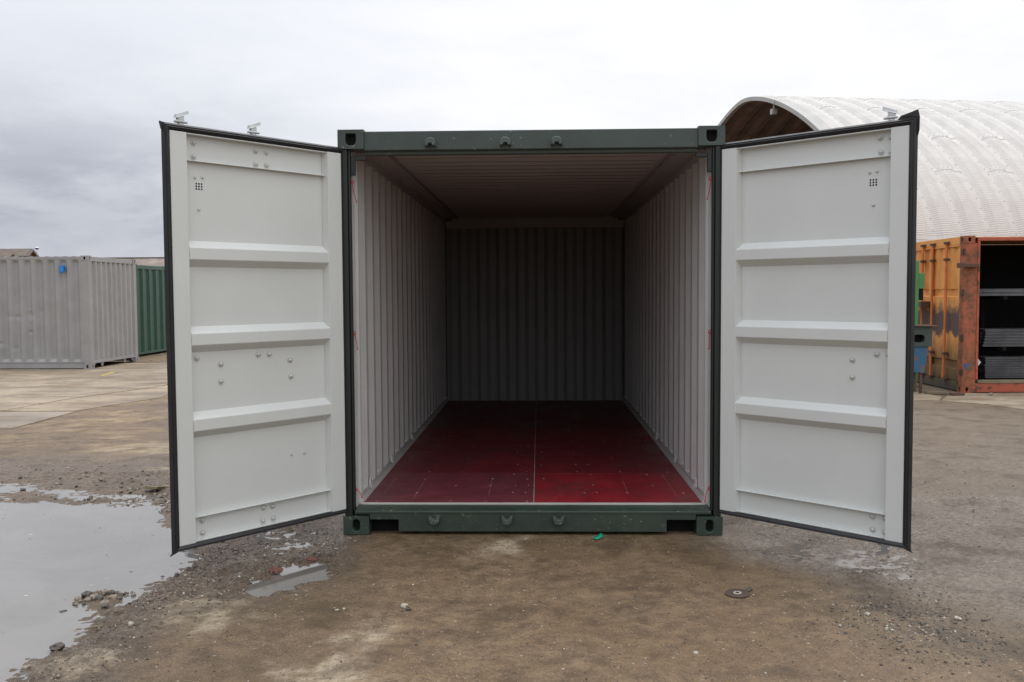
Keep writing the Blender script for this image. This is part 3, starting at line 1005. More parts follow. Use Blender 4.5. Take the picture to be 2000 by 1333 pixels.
# floor boards
FX = [(-1.1165, 0.0085), (0.0135, 1.1165)]
FY = [(0.150, 1.150), (1.1535, 3.500), (3.5035, 5.925)]
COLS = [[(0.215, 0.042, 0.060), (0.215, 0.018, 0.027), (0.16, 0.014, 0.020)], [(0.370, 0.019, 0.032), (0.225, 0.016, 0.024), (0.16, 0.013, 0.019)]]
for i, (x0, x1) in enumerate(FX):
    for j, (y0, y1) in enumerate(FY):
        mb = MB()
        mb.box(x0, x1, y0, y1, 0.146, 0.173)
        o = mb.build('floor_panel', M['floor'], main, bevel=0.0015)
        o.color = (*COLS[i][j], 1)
mb = MB()
mb.box(0.0088, 0.0132, 0.150, 5.9, 0.150, 0.1732)
mb.build('joint_strip', M['strip'], main)
mb = MB()
mb.prism([(0.134, 0.160), (0.134, 0.1755), (0.1495, 0.1755), (0.1495, 0.160)], -1.128, 1.128, lambda u, v, w_: (w_, u, v))
mb.build('threshold_strip', mat('bright_threshold', (0.62, 0.60, 0.55), 0.35, 0.2, fn=f_paint(0.1, (0.4, 0.35, 0.25), 0.4, 0.002)), main)
mb = MB()
for y_ in [0.20, 0.46, 0.70, 0.93, 1.10, 1.20] + [1.2 + 0.295 * k for k in range(1, 15)]:
    for x_ in (-1.03, -0.80, -0.55, -0.30, -0.13, -0.04, 0.07, 0.35, 0.44, 0.66, 0.86, 1.03):
        xx, yy = x_ + random.uniform(-.012, .012), y_ + random.uniform(-.01, .01)
        if random.random() < 0.45:
            mb.cyl((xx, yy, 0.172), (xx, yy, 0.1742), random.uniform(0.0045, 0.008), n=6)
for x_ in (-1.03, -0.80, -0.30, 0.66, 0.98):
    mb.box(x_ - 0.0006, x_ + 0.0006, 0.155 + 0.3 * random.random(), 1.145 - 0.3 * random.random(), 0.1725, 0.1734)
mb.build('floor_screws', M['strip'], main, kind='stuff')

# cam keepers on header and sill
def keeper(x, z, up, wdt=0.078):
    s = 1 if up else -1
    mb = MB()
    hw_ = wdt / 2
    prof = [(-hw_, -0.026), (-hw_ * 0.45, -0.028), (-hw_ * 0.30, -0.010), (hw_ * 0.30, -0.010), (hw_ * 0.45, -0.028), (hw_, -0.026),
            (hw_ * 0.92, 0.004), (hw_ * 0.66, 0.024), (hw_ * 0.2, 0.030), (-hw_ * 0.3, 0.030), (-hw_ * 0.7, 0.022), (-hw_ * 0.94, 0.002)]
    prof = [(u, v * s) for u, v in prof]
    if s < 0:
        prof = prof[::-1]
    n = len(prof)
    y_front, y_back = -0.044, 0.010
    vs = [(x + u * 1.0, y_back, z + v) for u, v in prof] + [(x + u * 0.86, y_front, z + v * 0.86) for u, v in prof]
    mb.add(vs, [tuple(range(n, 2 * n))] + [(i, (i + 1) % n, n + (i + 1) % n, n + i) for i in range(n)])
    o = mb.build('cam_keeper', M['green_forged'], main, smooth=True, bevel=0.004)
    return o


for x_ in (-0.628, -0.156, 0.166):
    keeper(x_, 2.505, True)
for x_ in (-0.628, -0.160, 0.171):
    keeper(x_, 0.098, False, 0.082)

# lashing rings low on the walls
for sx, ys in ((-1, (0.42, 1.35, 2.5)), (1, (0.42, 1.35, 2.5))):
    for y_ in ys:
        mb = MB()
        pts = [(sx * (INNER - 0.012), y_ + 0.035 * math.cos(t), 0.235 + 0.045 * math.sin(t)) for t in np.linspace(-0.6, math.pi + 0.2, 12)]
        mb.tube(pts, 0.0055, 6)
        mb.build('lashing_ring', M['white_in'], main, smooth=True)

# ------------------------------------------------------------------ doors
def dome_bolt():
    mb = MB()
    # axis along -Y, washer then dome
    rings = [(0.0, 0.0170), (0.0035, 0.0170), (0.0040, 0.0112), (0.008, 0.0105), (0.0120, 0.0075), (0.0140, 0.0030)]
    n = 14
    vs = []
    for d_, r_ in rings:
        for i in range(n):
            t = 2 * math.pi * i / n
            vs.append((r_ * math.cos(t), -d_, r_ * math.sin(t)))
    fs = []
    for k in range(len(rings) - 1):
        fs += [(k * n + i, k * n + (i + 1) % n, (k + 1) * n + (i + 1) % n, (k + 1) * n + i) for i in range(n)]
    fs.append(tuple(range((len(rings) - 1) * n, len(rings) * n)))
    return mb.add(vs, fs)


BOLT = {}
ZB, ZT = 0.166, 2.444


def make_door(side, ang, bolts, small, rods, vent_u):
    """side -1 left, +1 right; local x = side*u away from the hinge, -Y is the inside face"""
    root_loc = (side * 1.2, 0.0, 0.0)
    rz = ang if side < 0 else -ang
    DP = 0.046     # panel recess
    X = lambda u: side * u
    mb = MB()
    # outer skin in green and inner skin in white
    mb.box(X(0.004), X(1.156), DP + 0.004, DP + 0.010, ZB, ZT, 1)
    mb.box(X(0.104), X(1.060), DP, DP + 0.0035, ZB + 0.002, ZT - 0.002, 0)
    door = mb.build('door', [M['white'], M['green']], main)
    door.location = root_loc
    door.rotation_euler = (0, 0, rz)
    door['label'] = ('left' if side < 0 else 'right') + ' door swung wide open, white inside face with three pressed ribs'

    def part(mb_, name, mats, **kw):
        return mb_.build(name, mats, door, **kw)
    # stiles
    for u0, u1, slant in ((0.0, 0.104, 1), (1.058, 1.158, 0)):
        m_ = MB()
        if slant:
            m_.prism([(u0, 0.0), (u1, 0.0), (u1 + 0.014, DP - 0.002), (u1 + 0.014, DP - 0.0005), (u0, DP - 0.0005)], ZB, ZT, lambda u, v, w_: (X(u), v, w_))
        else:
            m_.box(X(u0), X(u1), 0.0, DP - 0.0005, ZB, ZT)
        part(m_, 'door_stile', M['white'], bevel=0.004)
    # rails: lipped channels
    m_ = MB()
    m_.box(X(0.106), X(1.0565), 0.018, DP - 0.001, 2.293, 2.2975)
    m_.box(X(0.106), X(1.0565), 0.004, DP - 0.001, ZT - 0.008, ZT - 0.002)
    part(m_, 'top_rail', M['white'], bevel=0.0015)
    m_ = MB()
    m_.box(X(0.106), X(1.0565), 0.016, DP - 0.001, 0.3035, 0.308)
    m_.box(X(0.106), X(1.0565), 0.016, DP - 0.001, ZB + 0.002, ZB + 0.008)
    part(m_, 'bottom_rail', M['white'], bevel=0.0015)
    # pressed ribs
    for zc in (1.783, 1.306, 0.826):
        m_ = MB()
        poly = [(DP, zc - 0.073), (0.006, zc - 0.036), (0.002, zc - 0.032), (0.002, zc + 0.032), (0.006, zc + 0.036), (DP, zc + 0.072)]
        # hinge end runs into the slanted stile
        for a, bq in (((0.105, 0.118), (1.0575, 1.0575)),):
            n = len(poly)
            vs = [(X(0.105 + 0.013 * (y_ / DP)), y_, z) for y_, z in poly] + [(X(1.0575), y_, z) for y_, z in poly]
            m_.add(vs, [(i, i + 1, n + i + 1, n + i) for i in range(n - 1)] + [tuple(range(n)), tuple(range(n, 2 * n))])
        part(m_, 'pressed_rib', M['white'], smooth=False, bevel=0.003)
        m_ = MB()
        m_.tube([(X(1.0570), 0.0425, zc - 0.071), (X(1.0570), 0.0055, zc - 0.037), (X(1.0570), 0.0010, zc), (X(1.0570), 0.0055, zc + 0.037), (X(1.0570), 0.0425, zc + 0.071)], 0.0020, 5)
        part(m_, 'weld_bead', M['weld'])
    # gasket swept round the leaf: outer fin, groove, bead
    prof = [(0.000, 0.003), (0.010, -0.004), (0.018, -0.008), (0.024, -0.002), (0.029, -0.004), (0.036, 0.006), (0.041, 0.016), (0.036, 0.020), (0.0, 0.020)]
    rect = [(0.000, ZB), (1.157, ZB), (1.157, ZT), (0.000, ZT)]
    sgn = [(-0.10, -0.75), (1, -0.75), (1, 1), (-0.10, 1)]
    m_ = MB()
    G = []
    for (ru, rz_), (su, sv) in list(zip(rect, sgn)) + [(rect[0], sgn[0])]:
        G.append([(X(ru + su * o_), y_, rz_ + sv * o_) for o_, y_ in prof + [prof[0]]])
    m_.grid(G)
    part(m_, 'gasket', M['rubber'], smooth=True, angle=30)
    # torn corner flap of the gasket
    m_ = MB()
    if side < 0:
        P = [(1.150, ZT + 0.030, 0.0), (1.214, ZT + 0.040, -0.006), (1.204, ZT + 0.004, -0.004), (1.182, ZT - 0.024, 0.000), (1.160, ZT - 0.010, 0.002)]
    else:
        P = [(1.085, ZT + 0.032, 0.004), (1.110, ZT + 0.056, 0.002), (1.199, ZT + 0.076, 0.0), (1.207, ZT + 0.040, 0.0), (1.206, ZT - 0.030, 0.0), (1.194, ZT - 0.070, 0.004), (1.185, ZT + 0.02, 0.006)]
    n = len(P)
    m_.add([(X(u), y_ + 0.008, z) for u, z, y_ in P] + [(X(u), y_ + 0.018, z) for u, z, y_ in P],
           [tuple(range(n)), tuple(range(n, 2 * n))] + [(i, (i + 1) % n, n + (i + 1) % n, n + i) for i in range(n)])
    part(m_, 'gasket_corner', M['rubber'], bevel=0.002)
    m_ = MB()
    m_.add([(X(u), y_ + 0.008, z) for u, z, y_ in [(1.15, ZB - 0.025, 0), (1.155, ZB - 0.02, 0), (1.198, ZB - 0.030, 0.0), (1.212, ZB - 0.046, 0)]] +
           [(X(u), y_ + 0.016, z) for u, z, y_ in [(1.15, ZB - 0.025, 0), (1.155, ZB - 0.02, 0), (1.198, ZB - 0.030, 0.0), (1.212, ZB - 0.046, 0)]],
           [(0, 1, 2, 3), (4, 5, 6, 7), (0, 1, 5, 4), (1, 2, 6, 5), (2, 3, 7, 6), (3, 0, 4, 7)])
    part(m_, 'gasket_corner', M['rubber'])
    # bolts
    for lst, sc in ((bolts, 1.0), (small, 0.55)):
        for u, z in lst:
            if 'o' not in BOLT:
                BOLT['o'] = part(dome_bolt(), 'bolt', M['bolt'], smooth=True)
                o = BOLT['o']
            else:
                o = inst(BOLT['o'], 'bolt', door)
            o.location = (X(u), DP - 0.0005, z)
            o.scale = (sc, sc, sc)
            o.rotation_euler = (0, random.uniform(0, 6), 0)
    # vent: nine black discs painting the dark of drilled holes
    m_ = MB()
    for i in range(3):
        for j in range(3):
            cx, cz = X(vent_u + (i - 1) * 0.0165), 2.160 + (j - 1) * 0.0145
            n = 10
            m_.add([(cx + 0.0052 * math.cos(2 * math.pi * k / n), DP - 0.0012, cz + 0.0052 * math.sin(2 * math.pi * k / n)) for k in range(n)], [tuple(range(n))])
    part(m_, 'vent_hole_discs', M['black'])
    # locking rods outside with cams top and bottom
    for u in rods:
        m_ = MB()
        yb = DP + 0.052
        m_.cyl((X(u), yb, 0.125), (X(u), yb, 2.512), 0.017, n=14)
        rod = part(m_, 'locking_rod', M['zinc'], smooth=True)
        for top in (True, False):
            z0 = 2.508 if top else 0.118
            s = 1 if top else -1
            m_ = MB()
            # lower wings
            for poly_, za, zb in (([(-0.036, -0.016), (0.0, -0.024), (0.040, -0.012), (0.044, 0.002), (0.0, 0.020), (-0.034, 0.012)], 0.0, 0.012),
                                  ([(-0.020, -0.014), (0.018, -0.014), (0.020, 0.012), (-0.018, 0.014)], 0.012, 0.040),
                                  ):
                ps = poly_ if s > 0 else poly_[::-1]
                m_.prism(ps, z0 + s * za, z0 + s * zb, lambda a_, b__, w_: (X(u) + side * -a_, yb + b__, w_))
            # hooked upper wing, rising towards the hinge side
            n = 4
            A = [(-0.030, -0.018), (-0.030, 0.018), (0.050, 0.012), (0.050, -0.012)]
            zl = [0.024, 0.024, 0.052, 0.052]
            zh = [0.046, 0.046, 0.076, 0.076]
            vs = [(X(u) - side * a_, yb + b__, z0 + s * q) for (a_, b__), q in zip(A, zl)] + [(X(u) - side * a_ * 0.92, yb + b__ * 0.8, z0 + s * q) for (a_, b__), q in zip(A, zh)]
            m_.add(vs, [(0, 1, 2, 3), (4, 5, 6, 7), (0, 1, 5, 4), (1, 2, 6, 5), (2, 3, 7, 6), (3, 0, 4, 7)])
            part(m_, 'cam', M['zinc'], bevel=0.003)
    # hinges on the outside
    for z in (0.35, 1.0, 1.65, 2.25):
        m_ = MB()
        m_.box(X(-0.012), X(0.10), DP + 0.011, DP + 0.022, z - 0.04, z + 0.04)
        m_.cyl((X(-0.004), DP + 0.012, z - 0.055), (X(-0.004), DP + 0.012, z + 0.055), 0.012, n=10)
        part(m_, 'hinge', M['green'])
    return door


make_door(-1, 0.8828,
          [(0.993, 2.398), (0.995, 2.322), (0.594, 2.398), (0.521, 2.397), (0.595, 2.320), (0.522, 2.321), (0.854, 1.157), (0.855, 1.058), (0.604, 1.199), (0.529, 1.197),
           (0.380, 1.152), (0.376, 1.053), (1.004, 1.199), (1.048, 1.2), (0.994, 0.277), (0.993, 0.204), (0.590, 0.276), (0.525, 0.274), (0.595, 0.197), (0.523, 0.198), (1.050, 2.398), (1.050, 2.322)],
          [(0.989, 2.207), (0.942, 2.211), (0.969, 2.031), (0.381, 0.568), (0.286, 0.564)],
          (1.040, 0.575), 0.965)
make_door(1, 0.7535,
          [(0.981, 2.402), (0.987, 2.323), (1.043, 2.396), (1.043, 2.318), (0.840, 1.162), (0.841, 1.063), (0.981, 1.200), (1.046, 1.202), (0.971, 0.278), (0.973, 0.202), (1.041, 0.280), (1.042, 0.200)],
          [(0.925, 2.217), (0.966, 2.219), (0.948, 2.034)],
          (1.021,), 0.946)

# ------------------------------------------------------------------ red cords tied at the jambs
def cord(pts, label, tail=0.006):
    mb = MB()
    mb.tube(pts, 0.0028, 6)
    p = Vector(pts[0])
    q = Vector(pts[-1])
    n = 7
    loop = [p + Vector((0.008 * math.sin(t), 0.002, 0.012 * math.cos(t))) for t in np.linspace(0, 2 * math.pi, n)]
    mb.tube(loop, 0.003, 5)
    mb.cyl(q, q + (q - Vector(pts[-2])).normalized() * 0.012, 0.003, tail, 6)
    o = mb.build('red_cord', M['red_cord'], smooth=True)
    return tag(o, label, 'cord', 'red cords tied at the door jambs')


xl, xr, yc = -1.139, 1.139, 0.046
cord([(xl, yc, 2.270), (xl + .004, yc, 2.225), (xl + .014, yc, 2.185), (xl + .024, yc, 2.150)], 'thin red cord hanging at the top of the left door jamb')
cord([(xl, yc, 1.300), (xl + .006, yc, 1.275), (xl + .014, yc, 1.240), (xl + .017, yc, 1.205)], 'short red cord hanging halfway up the left door jamb')
cord([(xl - .006, yc, 0.282), (xl + .008, yc, 0.275), (xl + .022, yc, 0.262), (xl + .030, yc, 0.240)], 'stubby red cord near the floor at the left door jamb', 0.008)
cord([(xr, yc, 2.270), (xr - .001, yc, 2.225), (xr - .010, yc, 2.185), (xr - .018, yc, 2.150)], 'thin red cord hanging at the top of the right door jamb')
cord([(xr, yc, 1.300), (xr - .003, yc, 1.270), (xr - .002, yc, 1.235), (xr - .005, yc, 1.200)], 'short red cord hanging halfway up the right door jamb')
cord([(xr + .002, yc, 0.292), (xr - .008, yc, 0.285), (xr - .018, yc, 0.255), (xr - .024, yc, 0.215)], 'red cord curling down near the floor at the right door jamb')

# ------------------------------------------------------------------ closed background containers
def box_container(name, loc, rz, length, m, label, side_pitch=0.2785, end_pitch=0.2465, dents=False, wid=2.438, gussets=True, end_depth=0.045):
    """corner nearest the viewer at the origin; long side runs along -x in the plane y=0, end wall along +y in the plane x=0"""
    t = empty(name, loc, rz, label, 'shipping container')
    mats = [m, M['black']]
    for x0 in (-0.178, -length):
        for y0 in (0, wid - 0.162):
            for z0 in (0, H - 0.118):
                casting(t, x0, x0 + 0.178, y0, y0 + 0.162, z0, z0 + 0.118, {'-y', '+x'}, mats, 0.026, 0.038)
    for x0 in (-0.170, -length + 0.004):
        for y0 in (0.006, wid - 0.160):
            mb = MB()
            mb.box(x0 + 0.0, x0 + 0.165, y0, y0 + 0.154, 0.119, H - 0.119)
            mb.build('corner_post', m, t, bevel=0.006)
    # side rails
    for y0 in (0.012, wid - 0.072):
        mb = MB()
        mb.box(-length + 0.18, -0.18, y0 + 0.012, y0 + 0.06, 0.020, 0.160)
        mb.box(-length + 0.18, -0.18, y0, y0 + 0.012, 0.148, 0.162)
        mb.build('bottom_rail', m, t, bevel=0.003)
        mb = MB()
        mb.box(-length + 0.18, -0.18, y0, y0 + 0.05, H - 0.075, H - 0.018)
        mb.build('top_rail', m, t, bevel=0.004)
    for x0 in (-0.075, -length + 0.012):
        mb = MB()
        mb.box(x0, x0 + 0.06, 0.164, wid - 0.164, H - 0.125, H - 0.018)
        mb.build('end_header', m, t, bevel=0.004)
        mb = MB()
        mb.box(x0, x0 + 0.06, 0.164, wid - 0.164, 0.120, 0.185)
        mb.build('end_sill', m, t, bevel=0.004)
    prof = corr_profile(length - 0.34, side_pitch, 0.050 if dents else 0.036, 0.22, 0.28, 0.1)
    rows = [0.163, 0.172, 0.20, 0.235] + list(np.linspace(0.3, 2.38, 64 if dents else 3)) + [2.44, 2.475, 2.505, 2.515]

    dl = []
    if dents:
        r_ = random.Random(5)
        for k in range(34):
            zc = r_.choice([0.50, 0.62, 0.42, 1.15, 1.30, 0.8, 0.35]) + r_.uniform(-0.1, 0.1)
            dl.append((r_.uniform(0.1, 3.2), zc, r_.uniform(0.04, 0.12), r_.uniform(0.02, 0.06), r_.uniform(-0.012, 0.026)))

    def nz(s, z):
        v = 0.0
        for a_, zc, ra, rz_, am in dl:
            q = ((s - a_) / ra) ** 2 + ((z - zc) / rz_) ** 2
            if q < 6:
                v += am * math.exp(-q)
        return v
    if dents:
        pf = []
        for (s0, d0), (s1, d1) in zip(prof[:-1], prof[1:]):
            for k in range(3):
                f_ = k / 3
                pf.append((s0 + (s1 - s0) * f_, d0 + (d1 - d0) * f_))
        prof2 = pf + [prof[-1]]
    else:
        prof2 = prof
    for y0, sg in ((0.014, 1), (wid - 0.014, -1)):
        mb = MB()
        corr_sheet(mb, lambda s, d_, z: (-0.17 - s, y0 + sg * d_, z), prof2, 0.163, 2.515, 0, rows=rows, noise=nz if (dents and sg > 0) else None)
        mb.build('side_wall', m, t, smooth=True, angle=24)
    prof = corr_profile(wid - 0.32, end_pitch, end_depth, 0.24, 0.26, 0.12)
    for x0, sg in ((-0.020, -1), (-length + 0.020, 1)):
        mb = MB()
        corr_sheet(mb, lambda s, d_, z: (x0 + sg * d_, 0.16 + s, z), prof, 0.186, 2.465, 0, rows=[0.186, 2.465])
        mb.build('end_wall', m, t)
    mb = MB()
    corr_sheet(mb, lambda s, d_, y_: (-0.1 - s, y_, H - 0.012 - d_), corr_profile(length - 0.2, 0.209, 0.02, 0.22, 0.34), 0.03, wid - 0.03, 0, rows=[0.03, wid - 0.03])
    mb.build('roof', m, t)
    mb = MB()
    mb.box(-length + 0.2, -0.2, 0.08, wid - 0.08, 0.12, 0.15)
    mb.build('floor', M['timber'], t)
    if gussets:
        for y0, y1, tip in ((0.17, 0.36, 0.17), (0.56, 0.72, 0.64), (wid - 0.72, wid - 0.58, wid - 0.65), (wid - 0.36, wid - 0.17, wid - 0.17)):
            mb = MB()
            mb.prism([(y0, 0.119), (y1, 0.119), (tip + 0.012, 0.02), (tip - 0.012, 0.02)], -0.07, -0.05, lambda u, v, w_: (w_, u, v))
            mb.build('gusset', m, t)
    return t


greyc = box_container('shipping_container', (-10.178, 14.817, -0.135), -0.011, 6.058, M['grey'],
                      'plain grey shipping container with dented corrugated side, far left of the yard', dents=True)
mb = MB()
mb.cyl((0, 0, -0.075), (0, 0, 0.072), 0.052, 0.050, 12)
mb.cyl((0, 0, -0.09), (0, 0, -0.075), 0.040, 0.052, 12)
mb.box(-0.03, 0.03, 0.02, 0.085, -0.06, 0.06)
o = mb.build('blue_cap', M['blue'], greyc, smooth=True)
o.location = (-0.585, -0.055, 2.295)
o = box_container('shipping_container', (-10.86, 18.75, -0.20), 0.0, 6.058, M['green2'],
                  'bright green corrugated container standing behind the grey one', end_pitch=0.44, end_depth=0.05, gussets=False)

# ------------------------------------------------------------------ orange open-sided container
oc = empty('shipping_container', (7.033, 9.513, -0.143), 0.022, 'rusty orange container with one open side stacked with steel', 'shipping container')
OL, OW = 6.058, 2.438
mo = [M['rust'], M['black']]
for x0 in (0.0, OL - 0.178):
    for y0 in (0, OW - 0.162):
        for z0 in (0, H - 0.118):
            casting(oc, x0, x0 + 0.178, y0, y0 + 0.162, z0, z0 + 0.118, {'-y', '-x'}, mo, 0.026, 0.038)
mb = MB()
mb.box(0.004, 0.225, 0.006, 0.05, 0.119, H - 0.119)
mb.box(0.004, 0.05, 0.05, 0.155, 0.119, H - 0.119)
mb.build('corner_post', M['rust'], oc, bevel=0.004)
mb = MB()
mb.box(0.2255, 0.262, -0.002, 0.075, 0.225, 2.505)
mb.build('jamb_strip', M['redrail'], oc, bevel=0.003)
for x0, y0 in ((0.004, OW - 0.158), (OL - 0.17, 0.006), (OL - 0.17, OW - 0.158)):
    mb = MB()
    mb.box(x0, x0 + 0.16, y0, y0 + 0.15, 0.119, H - 0.119)
    mb.build('corner_post', M['rust'], oc)
mb = MB()
mb.box(0.179, OL - 0.18, 0.010, 0.09, 0.012, 0.158)
mb.build('bottom_rail', M['redrail'], oc, bevel=0.004)
mb = MB()
mb.box(0.263, OL - 0.2, 0.000, 0.16, 0.1595, 0.205)
mb.build('floor_edge', M['timber'], oc, bevel=0.004)
mb = MB()
mb.box(0.226, OL - 0.18, 0.004, 0.08, 2.508, 2.560)
mb.build('top_rail', M['redrail'], oc, bevel=0.004)
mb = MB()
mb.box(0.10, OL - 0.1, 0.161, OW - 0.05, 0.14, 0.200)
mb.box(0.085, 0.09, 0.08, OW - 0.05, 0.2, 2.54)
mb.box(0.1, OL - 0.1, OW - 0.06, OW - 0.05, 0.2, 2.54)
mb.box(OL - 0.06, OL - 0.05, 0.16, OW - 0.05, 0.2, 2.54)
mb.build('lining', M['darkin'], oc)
mb = MB()
mb.box(0.02, OL - 0.02, 0.02, OW - 0.02, 2.562, 2.572)
mb.build('roof', M['orange'], oc)
mb = MB()
mb.box(0.2, OL - 0.2, OW - 0.03, OW - 0.02, 0.05, 2.56)
mb.build('rear_wall', M['orange'], oc)
# lugs and the sawn bar on the post
for z in (2.33, 1.66, 0.92, 0.34):
    mb = MB()
    mb.box(-0.012, 0.004, 0.02, 0.09, z - 0.05, z + 0.05)
    mb.box(-0.002, 0.018, -0.012, 0.006, z - 0.06, z + 0.06)
    mb.build('hinge_lug', M['darkbrown'], oc, bevel=0.003)
mb = MB()
mb.box(-0.10, 0.215, -0.075, 0.004, 2.075, 2.135)
mb.box(-0.13, -0.02, -0.085, -0.02, 2.065, 2.145)
mb.build('welded_bar', M['darkbrown'], oc, bevel=0.006)
mb = MB()
blob = [(0.018, 0.47), (0.05, 0.50), (0.09, 0.485), (0.14, 0.49), (0.15, 0.44), (0.12, 0.395), (0.07, 0.39), (0.045, 0.42)]
mb.prism(blob, 0.0035, 0.006, lambda u, v, w_: (u, w_ - 0.002, v))
mb.build('blue_paint_mark', M['bluerust'], oc)
# door end: two leaves, in the plane x = 0, u runs along +y
for k, (y0, y1) in enumerate(((0.160, 1.216), (1.222, 2.276))):
    mb = MB()
    lv = []
    prof = corr_profile(y1 - y0, 0.264, 0.034, 0.15, 0.36, 0.0)

    def rec(z):
        for a_, b__ in ((1.585, 1.725), (0.375, 0.525)):
            if a_ + 0.02 <= z <= b__ - 0.02:
                return 1
        return 0
    rows = []
    for zz_ in (0.185, 0.375, 0.395, 0.505, 0.525, 1.585, 1.605, 1.705, 1.725, 2.41, 2.43, 2.445):
        row = []
        for s, d_ in prof:
            if zz_ <= 1.60 or zz_ >= 2.43:
                dd = 0.0
            elif zz_ >= 1.72:
                dd = d_
            else:
                dd = 0.0
            if rec(zz_):
                dd = 0.045
            row.append((0.018 + dd, y0 + s, zz_))
        rows.append(row)
    mb.grid(rows)
    lf = mb.build('door', M['orange'], oc)
    mb = MB()
    mb.box(0.010, 0.030, y0, y0 + 0.05, 0.18, 2.45)
    mb.box(0.010, 0.030, y1 - 0.05, y1, 0.18, 2.45)
    mb.build('door_stile', M['orange'], lf, bevel=0.003)
mb = MB()
mb.box(0.002, 0.06, 0.163, OW - 0.163, 2.456, 2.585)
mb.build('door_header', M['orange'], oc, bevel=0.005)
mb = MB()
mb.box(-0.006, 0.010, 0.163, OW - 0.163, 2.425, 2.452)
mb.build('drip_rail', M['orange'], oc, bevel=0.003)
mb = MB()
mb.box(0.002, 0.06, 0.163, OW - 0.163, 0.02, 0.175)
mb.build('door_sill', M['orange'], oc, bevel=0.004)
for y_, bend in ((0.56, 0.05), (1.08, 0.0), (1.47, 0.0), (2.05, 0)):
    mb = MB()
    mb.tube([(-0.035, y_, 2.50), (-0.035, y_, 1.2), (-0.035, y_ + bend * 0.2, 0.7), (-0.035, y_ + bend, 0.16)], 0.021, 10)
    rod = mb.build('locking_rod', M['orod'], oc, smooth=True)
    for z in (2.50, 2.22, 0.62, 0.18):
        mb = MB()
        mb.box(-0.062, 0.008, y_ - 0.05, y_ + 0.05, z - 0.022, z + 0.022)
        mb.build('rod_bracket', M['darkbrown'], oc, bevel=0.004)
mb = MB()
mb.box(-0.20, -0.03, 1.14, 1.66, 1.395, 1.505)
mb.build('lock_box', M['darkbrown'], oc, bevel=0.006)
mb = MB()
mb.prism([(-0.10, 0), (0, 0.10), (0.10, 0), (0, -0.10)], 0.10, 0.104, lambda u, v, w_: (0.262 + 0.02 + u * 0.8, w_, 0.50 + v))
mb.build('white_placard', mat('white_card', (0.62, 0.60, 0.62), 0.6), oc)
# rack inside
for x_ in (0.75, 2.6, 4.6):
    mb = MB()
    for z in (0.745, 1.600):
        mb.box(x_, x_ + 0.06, 0.16, OW - 0.1, z - 0.06, z)
    for y_ in (OW - 0.2, 0.9):
        mb.box(x_, x_ + 0.06, y_, y_ + 0.06, 0.2, 1.66)
    mb.build('rack_frame', M['darkin'], oc)
OM = oc.matrix_basis if False else (Matrix.Translation(oc.location) @ Matrix.Rotation(0.022, 4, 'Z'))


def bundle(z0, rows_, hbar, x0, lens, cols_, label, y0=0.33, dep=0.11):
    p = OM @ Vector((x0, y0, z0))
    t = empty('steel_bundle', p, 0.022, label, 'steel bundle', 'bundles of steel inside the orange container')
    r_ = random.Random(int(z0 * 100))
    for i in range(rows_):
        for j in range(cols_):
            mb = MB()
            off = r_.uniform(-0.012, 0.012) + (0.035 * (rows_ - i - 1) / rows_ if rows_ < 7 else 0)
            jj = r_.uniform(-0.006, 0.006)
            ya, yb = j * (dep + 0.006) + jj, j * (dep + 0.006) + jj + dep
            zl, zh = i * hbar, i * hbar + hbar - 0.008
            mb.prism([(ya, zl), (yb, zl), (yb, zh), (ya, zh), (ya, zh - 0.006), (ya + 0.018, zh - 0.008), (ya + 0.018, zl + 0.008), (ya, zl + 0.006)], off * -1, lens, lambda u, v, w_: (w_, u, v))
            mb.build('steel_bar', M['steel'], t)
    return t


bundle(0.215, 9, 0.040, 0.55, 4.2, 4, 'tall stack of dark steel channels on the floor of the orange container')
bundle(0.748, 6, 0.050, 0.545, 4.2, 4, 'stack of steel sections above the floor stack, on the middle rack')
bundle(1.603, 2, 0.062, 0.30, 4.6, 3, 'two layers of long flat steel on the upper rack', y0=0.25)

# old machine standing in front of the orange doors
mc = empty('old_machine', (6.18, 9.30, -0.13), 0, 'dark green cabinet over a rusting blue hopper beside the orange doors', 'machine')
mb = MB()
f = frame_pt((-0.05, 0, 0.92), (1, 0, 0), (0, 0, 1), (0, -1, 0))
holed_face(mb, frame_pt((0.055, 0.0, 0.935), (1, 0, 0), (0, 0, 1), (0, -1, 0)), 0.215, 0.165, 0.095, 0.065, depth=0.12, cv=-0.03)
mb.box(-0.16, 0.27, 0.001, 0.45, 0.77, 0.7725)
mb.box(-0.16, 0.27, 0.001, 0.45, 1.0975, 1.10)
mb.box(-0.16, -0.157, 0.001, 0.45, 0.77, 1.10)
mb.box(0.267, 0.27, 0.001, 0.45, 0.77, 1.10)
mb.build('cabinet', [M['dkgreen'], M['black']], mc)
mb = MB()
mb.prism([(-0.14, 0.768), (0.225, 0.768), (0.165, 0.33), (-0.10, 0.36)], 0.02, 0.36, lambda u, v, w_: (u, w_, v))
mb.build('hopper', M['bluerust'], mc, bevel=0.01)
for lx in (-0.10, 0.10):
    for ly in (0.05, 0.30):
        mb = MB()
        mb.box(lx, lx + 0.04, ly, ly + 0.04, 0.0, 0.40)
        mb.build('leg', M['darkbrown'], mc)
mb = MB()
mb.box(-0.10, 0.14, 0.06, 0.09, 0.10, 0.125)
mb.box(-0.10, 0.14, 0.06, 0.09, 0.20, 0.222)
mb.build('cross_bar', M['darkbrown'], mc)
mb = MB()
mb.box(-0.25, 0.33, -0.06, 0.40, 1.102, 1.122)
o = mb.build('lid_board', M['darkbrown'], mc, bevel=0.004)
o.rotation_euler = (0, 0.012, 0)
gp = empty('green_frame', (6.43, 9.90, -0.13), 0, 'bright green machine frame standing upright before the orange doors', 'machine frame')
mb = MB()
mb.box(-0.16, 0.035, 0.0, 0.05, 0.0, 2.19)
